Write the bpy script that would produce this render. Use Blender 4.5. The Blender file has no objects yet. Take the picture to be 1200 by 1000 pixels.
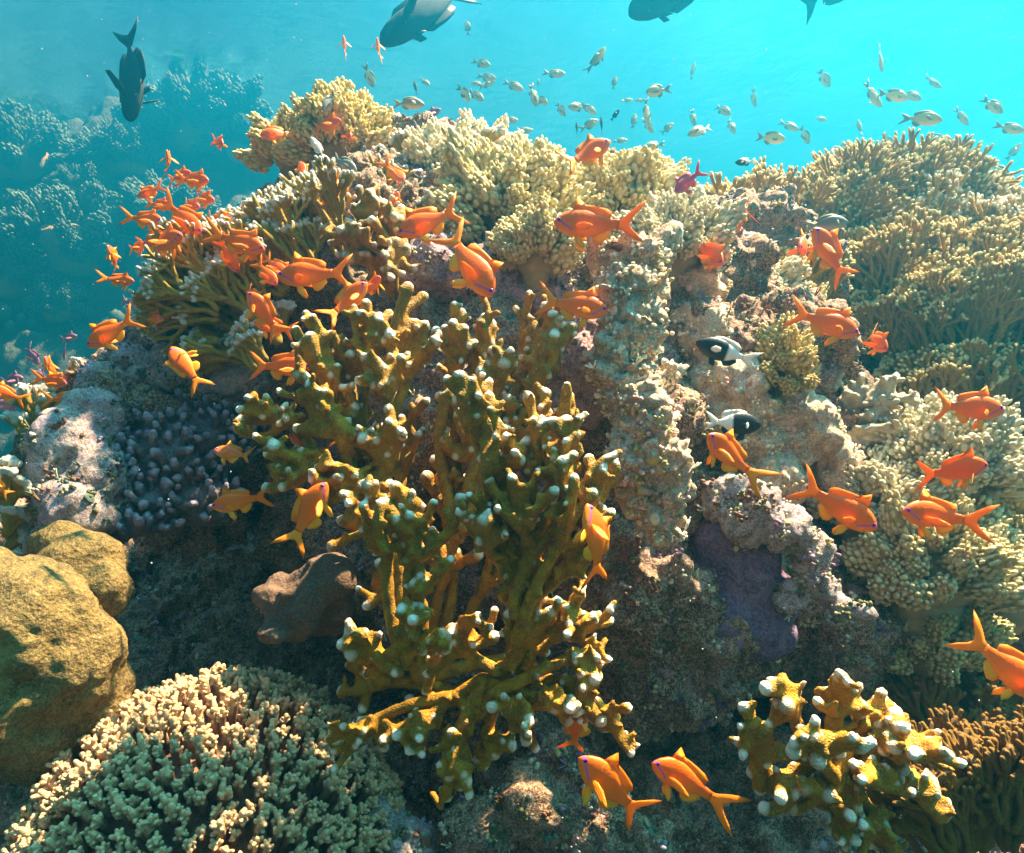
import bpy, bmesh, math, random
import numpy as np
from mathutils import Vector, Matrix

random.seed(7); rng = np.random.default_rng(7)
scene = bpy.context.scene
col = scene.collection
F = 800.0                                   # focal length in photograph pixels (1200 wide)

# ------------------------------------------------------------------ camera
cam_d = bpy.data.cameras.new('camera'); cam = bpy.data.objects.new('camera', cam_d); col.objects.link(cam)
cam_d.sensor_width = 36; cam_d.lens = 36 * F / 1200
cam_d.clip_start = 0.02; cam_d.clip_end = 500
cam.location = (0, 0, 0); cam.rotation_euler = (math.radians(90), 0, 0)
scene.camera = cam

# ------------------------------------------------------------------ sky + sun
SUN_EL, SUN_AZ = math.radians(62), math.radians(68)     # azimuth from +Y towards +X
w = bpy.data.worlds.new('World'); scene.world = w; w.use_nodes = True
nt = w.node_tree; nt.nodes.clear()
sky = nt.nodes.new('ShaderNodeTexSky'); sky.sky_type = 'NISHITA'; sky.sun_disc = False
sky.sun_elevation = SUN_EL; sky.sun_rotation = SUN_AZ; sky.ozone_density = 1.0; sky.dust_density = 0.6
bg = nt.nodes.new('ShaderNodeBackground'); bg.inputs['Strength'].default_value = 0.05
wo = nt.nodes.new('ShaderNodeOutputWorld')
nt.links.new(sky.outputs[0], bg.inputs[0]); nt.links.new(bg.outputs[0], wo.inputs[0])
sd = bpy.data.lights.new('sun', 'SUN'); sd.energy = 5.0; sd.angle = math.radians(1.5); sd.color = (1, .82, .56)
sun = bpy.data.objects.new('sun', sd); col.objects.link(sun)
sv = Vector((math.cos(SUN_EL) * math.sin(SUN_AZ), math.cos(SUN_EL) * math.cos(SUN_AZ), math.sin(SUN_EL)))
sun.rotation_euler = sv.to_track_quat('Z', 'Y').to_euler(); sun.location = sv * 30

scene.view_settings.view_transform = 'Standard'; scene.view_settings.look = 'None'
scene.view_settings.exposure = 3.6; scene.view_settings.gamma = 1
scene.render.engine = 'CYCLES'
cy = scene.cycles
cy.use_denoising = True
cy.max_bounces = 6; cy.diffuse_bounces = 3; cy.glossy_bounces = 2; cy.transmission_bounces = 3
cy.volume_bounces = 0; cy.transparent_max_bounces = 8
cy.sample_clamp_indirect = 4; cy.caustics_reflective = False; cy.caustics_refractive = False

# ------------------------------------------------------------------ helpers
def P(px, py, Y):
    return Vector(((px - 600) / F * Y, Y, (500 - py) / F * Y))

def hash3(x, y, z, s):
    n = (x * 374761393 + y * 668265263 + z * 2147483647 + s * 1274126177) & 0xffffffff
    n = ((n ^ (n >> 13)) * 1274126177) & 0xffffffff
    n = ((n ^ (n >> 15)) * 2246822519) & 0xffffffff
    return ((n ^ (n >> 16)) & 0xffff) / 32767.5 - 1

def noise3(p, s=0):
    i = np.floor(p).astype(np.int64); f = p - i; u = f * f * f * (f * (f * 6 - 15) + 10)
    x, y, z = i.T; ux, uy, uz = u.T
    def L(a, b, t): return a + (b - a) * t
    return L(L(L(hash3(x,y,z,s), hash3(x+1,y,z,s), ux), L(hash3(x,y+1,z,s), hash3(x+1,y+1,z,s), ux), uy),
             L(L(hash3(x,y,z+1,s), hash3(x+1,y,z+1,s), ux), L(hash3(x,y+1,z+1,s), hash3(x+1,y+1,z+1,s), ux), uy), uz)

def fbm(p, octv=4, s=0, lac=2.1, gain=.5):
    a, r, k = 1.0, 0, p.copy()
    for o in range(octv):
        r = r + a * noise3(k, s + o * 17); a *= gain; k = k * lac + 3.7
    return r

def cells(p, s=0):
    """distance to the nearest jittered cell point, for pits and knobs"""
    i = np.floor(p).astype(np.int64); best = np.full(len(p), 9.0)
    for dx in (-1, 0, 1):
        for dy in (-1, 0, 1):
            for dz in (-1, 0, 1):
                x, y, z = i[:,0]+dx, i[:,1]+dy, i[:,2]+dz
                q = np.stack([x + .5 + .45*hash3(x,y,z,s), y + .5 + .45*hash3(x,y,z,s+1), z + .5 + .45*hash3(x,y,z,s+2)], 1)
                best = np.minimum(best, ((p - q)**2).sum(1))
    return np.sqrt(best)

def make_mesh(name, v, f, mat=None, smooth=True):
    me = bpy.data.meshes.new(name)
    v = np.asarray(v, dtype=np.float64)
    me.from_pydata(v.tolist() if len(v) < 2000 else list(map(tuple, v.tolist())), [], f if isinstance(f, list) else f.tolist())
    if smooth: me.polygons.foreach_set('use_smooth', np.ones(len(me.polygons), dtype=bool))
    if mat is not None: me.materials.append(mat)
    me.update()
    return me

def add(name, me, parent=None, M=None):
    o = bpy.data.objects.new(name, me); col.objects.link(o)
    if parent is not None: o.parent = parent
    if M is not None: o.matrix_local = M
    return o

def tag(o, label=None, cat=None, group=None, kind=None):
    if label: o['label'] = label
    if cat: o['category'] = cat
    if group: o['group'] = group
    if kind: o['kind'] = kind
    return o

def thing(name, label, cat, loc=(0, 0, 0), group=None):
    o = bpy.data.objects.new(name, None); col.objects.link(o); o.location = loc
    o.empty_display_size = .05
    return tag(o, label, cat, group)

def setattr_f(me, name, arr):
    a = me.attributes.new(name, 'FLOAT', 'POINT'); a.data.foreach_set('value', np.asarray(arr, dtype=np.float32))

def setattr_c(me, name, arr):
    a = me.attributes.new(name, 'FLOAT_COLOR', 'POINT')
    c = np.ones((len(arr), 4), dtype=np.float32); c[:, :3] = arr; a.data.foreach_set('color', c.ravel())

def vco(me):
    a = np.empty(len(me.vertices) * 3); me.vertices.foreach_get('co', a); return a.reshape(-1, 3)

def vno(me):
    a = np.empty(len(me.vertices) * 3, dtype=np.float32); me.vertex_normals.foreach_get('vector', a); return a.reshape(-1, 3).astype(float)

def setco(me, c):
    me.vertices.foreach_set('co', np.ascontiguousarray(c, dtype=np.float32).ravel()); me.update()

_ico = {}
def ico(sub):
    if sub not in _ico:
        bm = bmesh.new(); bmesh.ops.create_icosphere(bm, subdivisions=sub, radius=1)
        bm.verts.ensure_lookup_table()
        _ico[sub] = (np.array([x.co[:] for x in bm.verts]), np.array([[q.index for q in f.verts] for f in bm.faces])); bm.free()
    return _ico[sub]

class MB:
    """collects pieces of one mesh"""
    def __init__(s): s.v = []; s.f = []; s.n = 0; s.c = []
    def put(s, v, f, c=None):
        v = np.asarray(v, float); s.v.append(v)
        if isinstance(f, np.ndarray): s.f.extend((f + s.n).tolist())
        else: s.f.extend([[i + s.n for i in q] for q in f])
        if c is not None: s.c.append(np.tile(c, (len(v), 1)) if np.ndim(c) == 1 else c)
        s.n += len(v)
    def ball(s, c, r, sub=1, c_=None):
        v, f = ico(sub); s.put(v * np.asarray(r) + np.asarray(c), f, c_)
    def mesh(s, name, mat=None, smooth=True):
        me = make_mesh(name, np.concatenate(s.v), s.f, mat, smooth)
        if s.c: setattr_c(me, 'tint', np.concatenate(s.c))
        return me

def tube(pts, rad, n=8, caps=2):
    """closed round tube through pts with hemispherical ends"""
    pts = np.asarray([tuple(p) for p in pts], float); rad = np.asarray(rad, float)
    d = np.gradient(pts, axis=0); d /= np.linalg.norm(d, axis=1)[:, None] + 1e-9
    ref = np.array([0.31, -.9, .2]) if abs(d[0] @ np.array([0.31,-.9,.2])) < .85 else np.array([.9, .1, .3])
    C, R, D = [], [], []
    for k in range(caps, 0, -1):
        a = k / (caps + .35) * math.pi / 2
        C.append(pts[0] - d[0] * rad[0] * math.sin(a)); R.append(rad[0] * math.cos(a)); D.append(d[0])
    for p, r, t in zip(pts, rad, d): C.append(p); R.append(r); D.append(t)
    for k in range(1, caps + 1):
        a = k / (caps + .35) * math.pi / 2
        C.append(pts[-1] + d[-1] * rad[-1] * math.sin(a)); R.append(rad[-1] * math.cos(a)); D.append(d[-1])
    C, R, D = np.array(C), np.array(R), np.array(D)
    ang = np.arange(n) / n * 2 * math.pi
    u = np.cross(D, ref); u /= np.linalg.norm(u, axis=1)[:, None] + 1e-9; v = np.cross(D, u)
    V = C[:, None] + R[:, None, None] * (np.cos(ang)[None, :, None] * u[:, None] + np.sin(ang)[None, :, None] * v[:, None])
    m = len(C); V = V.reshape(-1, 3); f = []
    for i in range(m - 1):
        for j in range(n):
            f.append([i*n+j, i*n+(j+1)%n, (i+1)*n+(j+1)%n, (i+1)*n+j])
    f.append(list(range(n))[::-1]); f.append([(m-1)*n + j for j in range(n)])
    return V, f

def fuse(me, voxel, smooth=3, fac=.5):
    """voxel-remesh a mesh of overlapping closed pieces into one skin"""
    o = bpy.data.objects.new('tmp', me); col.objects.link(o)
    m = o.modifiers.new('r', 'REMESH'); m.mode = 'VOXEL'; m.voxel_size = voxel; m.use_smooth_shade = True
    if smooth: s = o.modifiers.new('s', 'SMOOTH'); s.factor = fac; s.iterations = smooth
    dg = bpy.context.evaluated_depsgraph_get(); dg.update()
    out = bpy.data.meshes.new_from_object(o.evaluated_get(dg))
    bpy.data.objects.remove(o); mats = [x for x in me.materials]; bpy.data.meshes.remove(me)
    out.materials.clear()
    for x in mats: out.materials.append(x)
    out.polygons.foreach_set('use_smooth', np.ones(len(out.polygons), dtype=bool))
    return out

# ------------------------------------------------------------------ materials
class NT:
    def __init__(s, name):
        s.m = bpy.data.materials.new(name); s.m.use_nodes = True; s.t = s.m.node_tree; s.t.nodes.clear()
        s.out = s.t.nodes.new('ShaderNodeOutputMaterial')
    def n(s, kind, inp=None, **kw):
        x = s.t.nodes.new('ShaderNode' + kind)
        for k, v in kw.items(): setattr(x, k, v)
        for k, v in (inp or {}).items():
            if isinstance(v, bpy.types.NodeSocket): s.t.links.new(v, x.inputs[k])
            else: x.inputs[k].default_value = v
        return x
    def ramp(s, fac, stops, interp='LINEAR'):
        x = s.t.nodes.new('ShaderNodeValToRGB'); s.t.links.new(fac, x.inputs[0]); cr = x.color_ramp; cr.interpolation = interp
        while len(cr.elements) < len(stops): cr.elements.new(.5)
        for e, (p, c) in zip(cr.elements, stops):
            e.position = p; e.color = (c if len(c) == 4 else (*c, 1)) if not isinstance(c, float) else (c, c, c, 1)
        return x.outputs[0]
    def mix(s, fac, a, b, blend='MIX'):
        x = s.t.nodes.new('ShaderNodeMix'); x.data_type = 'RGBA'; x.blend_type = blend
        for i, v in ((0, fac), (6, a), (7, b)):
            if isinstance(v, bpy.types.NodeSocket): s.t.links.new(v, x.inputs[i])
            else: x.inputs[i].default_value = v if i == 0 or len(v) == 4 else (*v, 1)
        return x.outputs[2]
    def math(s, op, a, b=0.0, clamp=False):
        x = s.t.nodes.new('ShaderNodeMath'); x.operation = op; x.use_clamp = clamp
        for i, v in enumerate((a, b)):
            if isinstance(v, bpy.types.NodeSocket): s.t.links.new(v, x.inputs[i])
            else: x.inputs[i].default_value = v
        return x.outputs[0]
    def surf(s, colr, rough=.7, bump=None, bstr=.5, bdist=.002, sheen=0, spec=.3, trans=0):
        nrm = None
        if bump is not None:
            nrm = s.n('Bump', {'Strength': bstr, 'Distance': bdist, 'Height': bump}).outputs[0]
        p = s.n('BsdfPrincipled', {'Roughness': rough, 'Specular IOR Level': spec})
        if isinstance(colr, bpy.types.NodeSocket): s.t.links.new(colr, p.inputs[0])
        else: p.inputs[0].default_value = (*colr, 1)
        if nrm: s.t.links.new(nrm, p.inputs['Normal'])
        sh = p.outputs[0]
        if trans:
            t = s.n('BsdfTranslucent')
            if isinstance(colr, bpy.types.NodeSocket): s.t.links.new(colr, t.inputs[0])
            else: t.inputs[0].default_value = (*colr, 1)
            sh = s.n('MixShader', {0: trans, 1: sh, 2: t.outputs[0]}).outputs[0]
        s.t.links.new(sh, s.out.inputs[0])
        return s.m

def mat_rock(name, cols, scale=6, bdist=.006, pit=70, rough=.85):
    m = NT(name); tc = m.n('TexCoord').outputs['Object']
    big = m.n('TexNoise', {'Vector': tc, 'Scale': scale, 'Detail': 6, 'Roughness': .65, 'Distortion': .6}).outputs[0]
    med = m.n('TexNoise', {'Vector': tc, 'Scale': scale * 4.2, 'Detail': 5, 'Roughness': .7}).outputs[0]
    fin = m.n('TexNoise', {'Vector': tc, 'Scale': scale * 22, 'Detail': 4, 'Roughness': .7}).outputs[0]
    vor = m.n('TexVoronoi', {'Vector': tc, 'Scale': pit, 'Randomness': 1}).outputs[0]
    n = len(cols)
    c1 = m.ramp(big, [(.30 + .40 * i / (n - 1), c) for i, c in enumerate(cols)])
    c2 = m.ramp(med, [(.32 + .36 * i / (n - 1), cols[(i * 3 + 2) % n]) for i in range(n)])
    c = m.mix(m.ramp(fin, [(.38, 0.0), (.62, 1.0)]), c1, c2)
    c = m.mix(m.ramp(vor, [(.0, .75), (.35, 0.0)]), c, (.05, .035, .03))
    c = m.mix(m.ramp(m.n('TexNoise', {'Vector': tc, 'Scale': scale * 55, 'Detail': 3}).outputs[0], [(.5, 0.0), (.66, .55)]), c, tuple(min(1, 1.5 * max(x[k] for x in cols)) for k in range(3)))
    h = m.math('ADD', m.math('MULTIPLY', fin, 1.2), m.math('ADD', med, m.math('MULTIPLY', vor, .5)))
    return m.surf(c, rough, h, 1.0, bdist)

MAT = {}
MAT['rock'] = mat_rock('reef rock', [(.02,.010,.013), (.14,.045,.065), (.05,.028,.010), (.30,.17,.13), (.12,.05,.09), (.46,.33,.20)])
# ------------------------------------------------------------------ setting: water, sea bed, reef body
def water_surface():
    nx, ny = 160, 160
    xs = np.linspace(-45, 45, nx); ys = np.linspace(-25, 65, ny)
    X, Y = np.meshgrid(xs, ys); p = np.stack([X.ravel(), Y.ravel(), np.zeros(nx*ny)], 1)
    p[:, 2] = 5.9 + .05 * fbm(p * .9, 3, 5)
    i = np.arange((ny-1)*nx).reshape(ny-1, nx)[:, :-1].ravel()
    me = make_mesh('water_surface', p, np.stack([i, i+1, i+nx+1, i+nx], 1))
    m = NT('sea surface seen from below'); tc = m.n('TexCoord').outputs['Object']
    big = m.n('TexNoise', {'Vector': tc, 'Scale': .8, 'Detail': 2, 'Distortion': .7}).outputs[0]
    wav = m.n('TexNoise', {'Vector': tc, 'Scale': 2.6, 'Detail': 2, 'Distortion': 1.2}).outputs[0]
    net = m.ramp(wav, [(.40, (.82, .82, .82)), (.60, (1, 1, 1))])
    bands = m.ramp(big, [(.36, (.74, .74, .74)), (.60, (1, 1, 1))])
    tcol = m.mix(1.0, net, bands, 'MULTIPLY')  # uneven transparency imitates ripples focusing light, dapples the sun below
    tr = m.n('BsdfTransparent', {0: tcol}).outputs[0]
    bump = m.n('Bump', {'Strength': 1, 'Distance': .08, 'Height': m.n('TexNoise', {'Vector': tc, 'Scale': 2.5, 'Detail': 5}).outputs[0]}).outputs[0]
    tl = m.n('BsdfRefraction', {0: (.12, .9, 1, 1), 'Roughness': .62, 'IOR': 1.12, 'Normal': bump}).outputs[0]
    gl = m.n('MixShader', {0: .06, 1: tr, 2: tl}).outputs[0]
    # outside Snell's window (48.6 degrees off the vertical) the surface mirrors the deep water instead of letting the sky in
    lw = m.n('LayerWeight', {'Blend': .5}).outputs[1]
    mir = m.n('BsdfGlossy', {0: (.2, .6, .85, 1), 'Roughness': .25, 'Normal': bump}).outputs[0]
    gl = m.n('MixShader', {0: m.ramp(lw, [(.30, 0.0), (.46, .90)]), 1: gl, 2: mir}).outputs[0]
    m.t.links.new(gl, m.out.inputs[0]); me.materials.append(m.m)
    o = add('water_surface', me); tag(o, kind='structure')

def haze():
    v = [(x, y, z) for x in (-44, 44) for y in (-24, 64) for z in (-9, 5.7)]
    f = [[0,1,3,2],[4,6,7,5],[0,4,5,1],[2,3,7,6],[0,2,6,4],[1,5,7,3]]
    m = NT('sea water haze')
    vol = m.n('VolumePrincipled', {'Color': (.006, .37, .64, 1), 'Absorption Color': (.14, .10, .10, 1), 'Density': .108, 'Anisotropy': .74})
    m.t.links.new(vol.outputs[0], m.out.inputs[1])
    me = make_mesh('haze', v, f, m.m, False)
    tag(add('haze', me), kind='stuff')

def rock_body():
    B = [(430,330,1.62,.27),(600,410,1.55,.30),(760,410,1.55,.28),(560,500,1.38,.27),(690,540,1.33,.25),(860,470,1.5,.25),
         (760,700,1.33,.23),(900,690,1.38,.22),(610,760,1.36,.24),(520,930,1.38,.22),(690,940,1.34,.22),(880,960,1.35,.26),
         (440,440,1.55,.22),(400,560,1.6,.2),(480,640,1.4,.17),(250,640,2.2,.5),(60,760,1.9,.45),(360,880,1.75,.3),(200,860,2.0,.5),
         (170,490,1.40,.16),(250,470,1.5,.2),(90,540,1.35,.11),(210,540,1.45,.14),
         (980,420,2.3,.42),(1130,420,2.35,.5),(1330,470,2.3,.7),(1050,650,1.75,.32),(1200,700,1.8,.4),(1060,960,1.35,.28),(1200,960,1.5,.35),
         (820,620,1.3,.17),(900,560,1.4,.2),(330,450,1.6,.15),(850,360,1.9,.3),(700,340,1.8,.3),(500,300,1.9,.3)]
    mb = MB(); sp, sf = ico(3)
    for k, (px, py, Y, r) in enumerate(B):
        s = np.array([1, 1, 1]) * r * (1 + .15 * rng.uniform(-1, 1, 3)); mb.put(sp * s + np.array(P(px, py, Y)), sf)
    # the foot of the reef, down to the sea bed, and its bulk going back
    for x, y, z, a, b, c in [(.1,2.6,-1.4,2.2,1.5,1.5),(1.8,3.2,-.9,2.0,1.6,1.5),(.5,2.4,-.4,1.1,.9,.6),(2.6,3.2,-.1,1.5,1.2,.75),(-.7,2.0,-1.6,.9,.8,.8),(1.2,2.9,-.15,1.5,1.1,.7)]:
        mb.put(ico(4)[0] * (a, b, c) + (x, y, z), ico(4)[1])
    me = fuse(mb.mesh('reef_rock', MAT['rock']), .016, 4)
    p = vco(me)
    for _ in range(1):
        n = vno(me)
        d = .045 * fbm(p * 5, 3, 3) + .026 * np.clip(fbm(p * 11, 3, 9), -1, 1)
        p = p + n * d[:, None]; setco(me, p)
    near = p[:, 1] < 2.2
    # subdivide finely where the camera is close
    me = fuse(me, .0075, 0)
    p = vco(me); n = vno(me)
    c = cells(p * 26, 4)
    d = .020 * np.clip(fbm(p * 24, 3, 21), -1.2, 1.2) + .014 * np.clip(.55 - c, -.3, .4) + .006 * noise3(p * 90, 8)
    d -= .02 * np.clip(fbm(p * 14, 2, 33) - .55, 0, 1)
    setco(me, p + n * d[:, None])
    o = add('reef_rock', me); tag(o, kind='structure')
    print('rock verts', len(me.vertices))
    return o

def sea_bed():
    nx, ny = 150, 150
    xs = np.linspace(-60, 60, nx); xs = np.sign(xs) * np.abs(xs/60)**1.8 * 60; ys = np.linspace(0, 1, ny)**1.8 * 110 - 12
    X, Y = np.meshgrid(xs, ys); p = np.stack([X.ravel(), Y.ravel(), np.zeros(nx*ny)], 1)
    p[:, 2] = -5.4 + .35 * fbm(p * .35, 4, 2)
    i = np.arange((ny-1)*nx).reshape(ny-1, nx)[:, :-1].ravel()
    me = make_mesh('sea_bed', p, np.stack([i, i+1, i+nx+1, i+nx], 1), MAT['far_rock'])
    tag(add('sea_bed', me), kind='structure')

def far_slope():
    """the reef slope that climbs towards the surface behind, left and centre"""
    xs = np.linspace(-9, 8, 520); ys = np.linspace(3.2, 10, 300)
    X, Y = np.meshgrid(xs, ys); n = len(X.ravel()); p = np.stack([X.ravel(), Y.ravel(), np.zeros(n)], 1)
    x, y = p[:, 0], p[:, 1]
    base = -3.3 + 4.6 / (1 + np.exp(-(y - 5.5 - .10 * (x + 3)) * 1.4))
    top = np.interp(x, [-11, -6, -4, -2.2, -1, 1, 3, 5, 9], [6.8, 6.8, 6.8, 6.8, 6.5, 6.3, 5.7, 3.4, 2.2]) / 4.6
    z = -3.3 + (base + 3.3) * top
    p[:, 2] = z + .45 * fbm(p * .8, 4, 12) + .22 * np.clip(.6 - cells(np.c_[p[:, :2] * 1.3, p[:, 2] * 0], 3), -.2, .6) + .1 * fbm(p * 3.1, 3, 40)
    n_ = np.zeros_like(p); n_[:, 1] = -.8; n_[:, 2] = .6; q_ = p * 4.0
    p += n_ * (.16 * np.clip(.62 - cells(q_, 9), -.1, .6) + .07 * np.clip(.6 - cells(q_ * 2.3, 19), -.1, .6))[:, None]
    p *= 1.7
    i = np.arange(299*520).reshape(299, 520)[:, :-1].ravel()
    me = make_mesh('reef_slope', p, np.stack([i, i+1, i+521, i+520], 1), MAT['far_rock'])
    o = add('reef_slope', me); tag(o, kind='structure')
    return p.reshape(300, 520, 3)

MAT['far_rock'] = mat_rock('far reef rock', [(.035,.05,.04), (.07,.10,.08), (.05,.08,.06), (.12,.17,.14)], scale=1.2, bdist=.05, pit=14)  # blue-green cast of deep water put into the rock colour
water_surface(); haze(); sea_bed(); SLOPE = far_slope(); ROCK = rock_body()
# ------------------------------------------------------------------ materials of the living things
def mat_coral(name, body, dark, tip, t0=.25, t1=.75, scale=60, bdist=.0015, rough=.6, spec=.3):
    """body colour mottled with dark; growing tips (attribute 'tip') pale"""
    m = NT(name); tc = m.n('TexCoord').outputs['Object']
    n1 = m.n('TexNoise', {'Vector': tc, 'Scale': scale, 'Detail': 4, 'Roughness': .6}).outputs[0]
    n2 = m.n('TexNoise', {'Vector': tc, 'Scale': scale * 7, 'Detail': 2}).outputs[0]
    n0 = m.n('TexNoise', {'Vector': tc, 'Scale': scale * .22, 'Detail': 2}).outputs[0]
    c = m.mix(m.ramp(n1, [(.35, 0.0), (.65, 1.0)]), dark, body)
    c = m.mix(m.ramp(n0, [(.35, .6), (.6, 0.0)]), c, tuple(.55 * x for x in body))
    c = m.mix(m.ramp(n2, [(.52, 0.0), (.72, .35)]), c, tuple(min(1, 1.9 * x + .03) for x in body))
    t = m.n('Attribute', attribute_name='tip').outputs['Fac']
    t = m.math('ADD', t, m.math('MULTIPLY', m.math('SUBTRACT', n1, .5), .35))
    c = m.mix(m.ramp(t, [(t0, 0.0), (t1, 1.0)]), c, tip)
    return m.surf(c, rough, m.math('ADD', n1, m.math('MULTIPLY', n2, 1.1)), 1.0, bdist * 1.5, spec=spec)

def mat_plain(name, a, b, scale=40, rough=.6, bdist=.001, bstr=.6, bump_vor=0, trans=0, spec=.3):
    m = NT(name); tc = m.n('TexCoord').outputs['Object']
    n1 = m.n('TexNoise', {'Vector': tc, 'Scale': scale, 'Detail': 5, 'Roughness': .6}).outputs[0]
    c = m.mix(m.ramp(n1, [(.34, 0.0), (.66, 1.0)]), a, b)
    h = n1
    if bump_vor:
        v = m.n('TexVoronoi', {'Vector': tc, 'Scale': bump_vor}).outputs[0]
        h = m.math('ADD', n1, m.math('MULTIPLY', v, -1.2)); c = m.mix(m.ramp(v, [(.15, 0.0), (.55, .6)]), c, tuple(.45 * x for x in a))
    return m.surf(c, rough, h, bstr, bdist, trans=trans, spec=spec)

def mat_tint(name, rough=.7, scale=60, bdist=.001):
    m = NT(name); a = m.n('Attribute', attribute_name='tint').outputs['Color']; tc = m.n('TexCoord').outputs['Object']
    n1 = m.n('TexNoise', {'Vector': tc, 'Scale': scale, 'Detail': 5}).outputs[0]
    c = m.mix(m.ramp(n1, [(.4, 0.0), (.7, .6)]), a, m.mix(1.0, a, (.4, .38, .36), 'MULTIPLY'))
    return m.surf(c, rough, n1, .8, bdist)

# ------------------------------------------------------------------ fish
def mat_fish(name, back, belly, streak=None, rear=None, rough=.42, trans=.12):
    """x = along the fish (nose +.5), z = height; back to belly gradient of pigment, scale pattern"""
    m = NT(name); tc = m.n('TexCoord').outputs['Object']; s = m.n('SeparateXYZ', {0: tc})
    z = m.math('MULTIPLY_ADD', s.outputs[2], 3.2); z.node.inputs[2].default_value = .5
    ns = m.n('TexNoise', {'Vector': tc, 'Scale': 6, 'Detail': 3}).outputs[0]
    z = m.math('ADD', z, m.math('MULTIPLY', m.math('SUBTRACT', ns, .5), .35))
    c = m.ramp(z, [(.12, belly), (.55, back)])
    if rear: c = m.mix(m.ramp(m.math('ADD', s.outputs[0], .5), [(.46, 1.0), (.50, 0.0)]), c, rear)
    if streak:   # a violet line from the eye back and down to the fin
        d = m.math('ABSOLUTE', m.math('ADD', s.outputs[2], m.math('MULTIPLY_ADD', s.outputs[0], -.44)))
        d.node.inputs[0].links[0].from_node.inputs[1].links[0].from_node.inputs[2].default_value = .178; x1 = m.math('GREATER_THAN', s.outputs[0], .27)
        f = m.math('MULTIPLY', m.ramp(d, [(.006, 1.0), (.016, 0.0)]), x1)
        c = m.mix(m.math('MULTIPLY', f, .75), c, streak)
    sc = m.n('TexVoronoi', {'Vector': m.n('Mapping', {'Vector': tc, 'Scale': (1.0, .2, 1.6)}).outputs[0], 'Scale': 34}).outputs[0]
    c = m.mix(m.ramp(sc, [(.3, 0.0), (.8, .12)]), c, tuple(x * .55 for x in back))
    return m.surf(c, rough, sc, .08, .004, spec=.35, trans=trans)

def mat_fin(name, a, b):
    m = NT(name); tc = m.n('TexCoord').outputs['Object']
    wv = m.n('TexWave', {'Vector': tc, 'Scale': 38, 'Distortion': 1.5, 'Detail': 2}, wave_type='BANDS', bands_direction='DIAGONAL').outputs[0]
    c = m.mix(wv, a, b); return m.surf(c, .5, wv, .15, .003, trans=.3)

MAT['anthias'] = mat_fish('orange fish skin', (1,.16,.004), (1,.34,.014), (.45,.08,.5), trans=.12)
MAT['anthias_fin'] = mat_fin('orange fin', (1,.25,.006), (1,.36,.012))
MAT['anthias_yfin'] = mat_fin('yellow fin', (.97,.38,.01), (.97,.50,.02))
MAT['pink'] = mat_fish('pink fish skin', (.62,.10,.16), (.70,.30,.32), (.4,.1,.5))
MAT['pink_fin'] = mat_fin('pink fin', (.70,.20,.25), (.6,.12,.2))
MAT['mauve'] = mat_fish('mauve fish skin', (.30,.13,.20), (.42,.25,.30))
MAT['mauve_fin'] = mat_fin('mauve fin', (.34,.16,.25), (.45,.22,.3))
MAT['chromis'] = mat_fish('olive silver fish skin', (.42,.45,.25), (.75,.72,.50), rough=.3, trans=.45)
MAT['chromis_fin'] = mat_fin('olive fin', (.22,.26,.20), (.34,.36,.26))
MAT['grey'] = mat_fish('grey fish skin', (.22,.22,.19), (.45,.43,.36), rough=.35)
MAT['pale'] = mat_fish('pale silver fish skin', (.42,.44,.42), (.7,.7,.66), rough=.35)
MAT['dark'] = mat_fish('dark slate fish skin', (.012,.022,.024), (.022,.034,.034), rough=.85)
MAT['dark_fin'] = mat_fin('dark slate fin', (.012,.022,.024), (.02,.035,.035))
MAT['half'] = mat_fish('black and white fish skin', (.012,.014,.014), (.02,.02,.02), rear=(.78,.76,.70))
MAT['white_fin'] = mat_fin('white fin', (.75,.75,.7), (.6,.6,.55))
MAT['eye_violet'] = mat_plain('violet eye', (.30,.03,.42), (.22,.02,.36), 20, .2)
MAT['eye_pale'] = mat_plain('silver eye', (.45,.45,.4), (.35,.35,.3), 20, .2)
MAT['pupil'] = mat_plain('pupil', (.005,.004,.012), (.008,.005,.02), 20, .12)

PROF = {  # x (nose .5 .. tail root), top, bottom, half width
 'anthias': ([.50,.475,.42,.34,.24,.12,.0,-.10,-.18,-.24,-.27], [.002,.034,.072,.108,.130,.128,.104,.074,.050,.042,.044],
             [.004,.030,.060,.092,.112,.110,.092,.066,.046,.040,.042], [.002,.022,.040,.054,.062,.060,.048,.034,.020,.012,.006]),
 'chromis': ([.50,.47,.40,.30,.18,.05,-.08,-.18,-.25,-.28], [.003,.050,.108,.160,.185,.172,.120,.066,.040,.040],
             [.004,.045,.098,.150,.176,.165,.118,.062,.038,.038], [.002,.028,.050,.066,.072,.064,.044,.024,.012,.006]),
 'surgeon': ([.50,.48,.43,.34,.20,.05,-.10,-.22,-.30,-.33], [.010,.055,.110,.150,.172,.170,.140,.085,.036,.034],
             [.008,.045,.090,.135,.162,.160,.132,.080,.034,.032], [.006,.030,.048,.062,.070,.064,.048,.028,.014,.008]),
}
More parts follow.
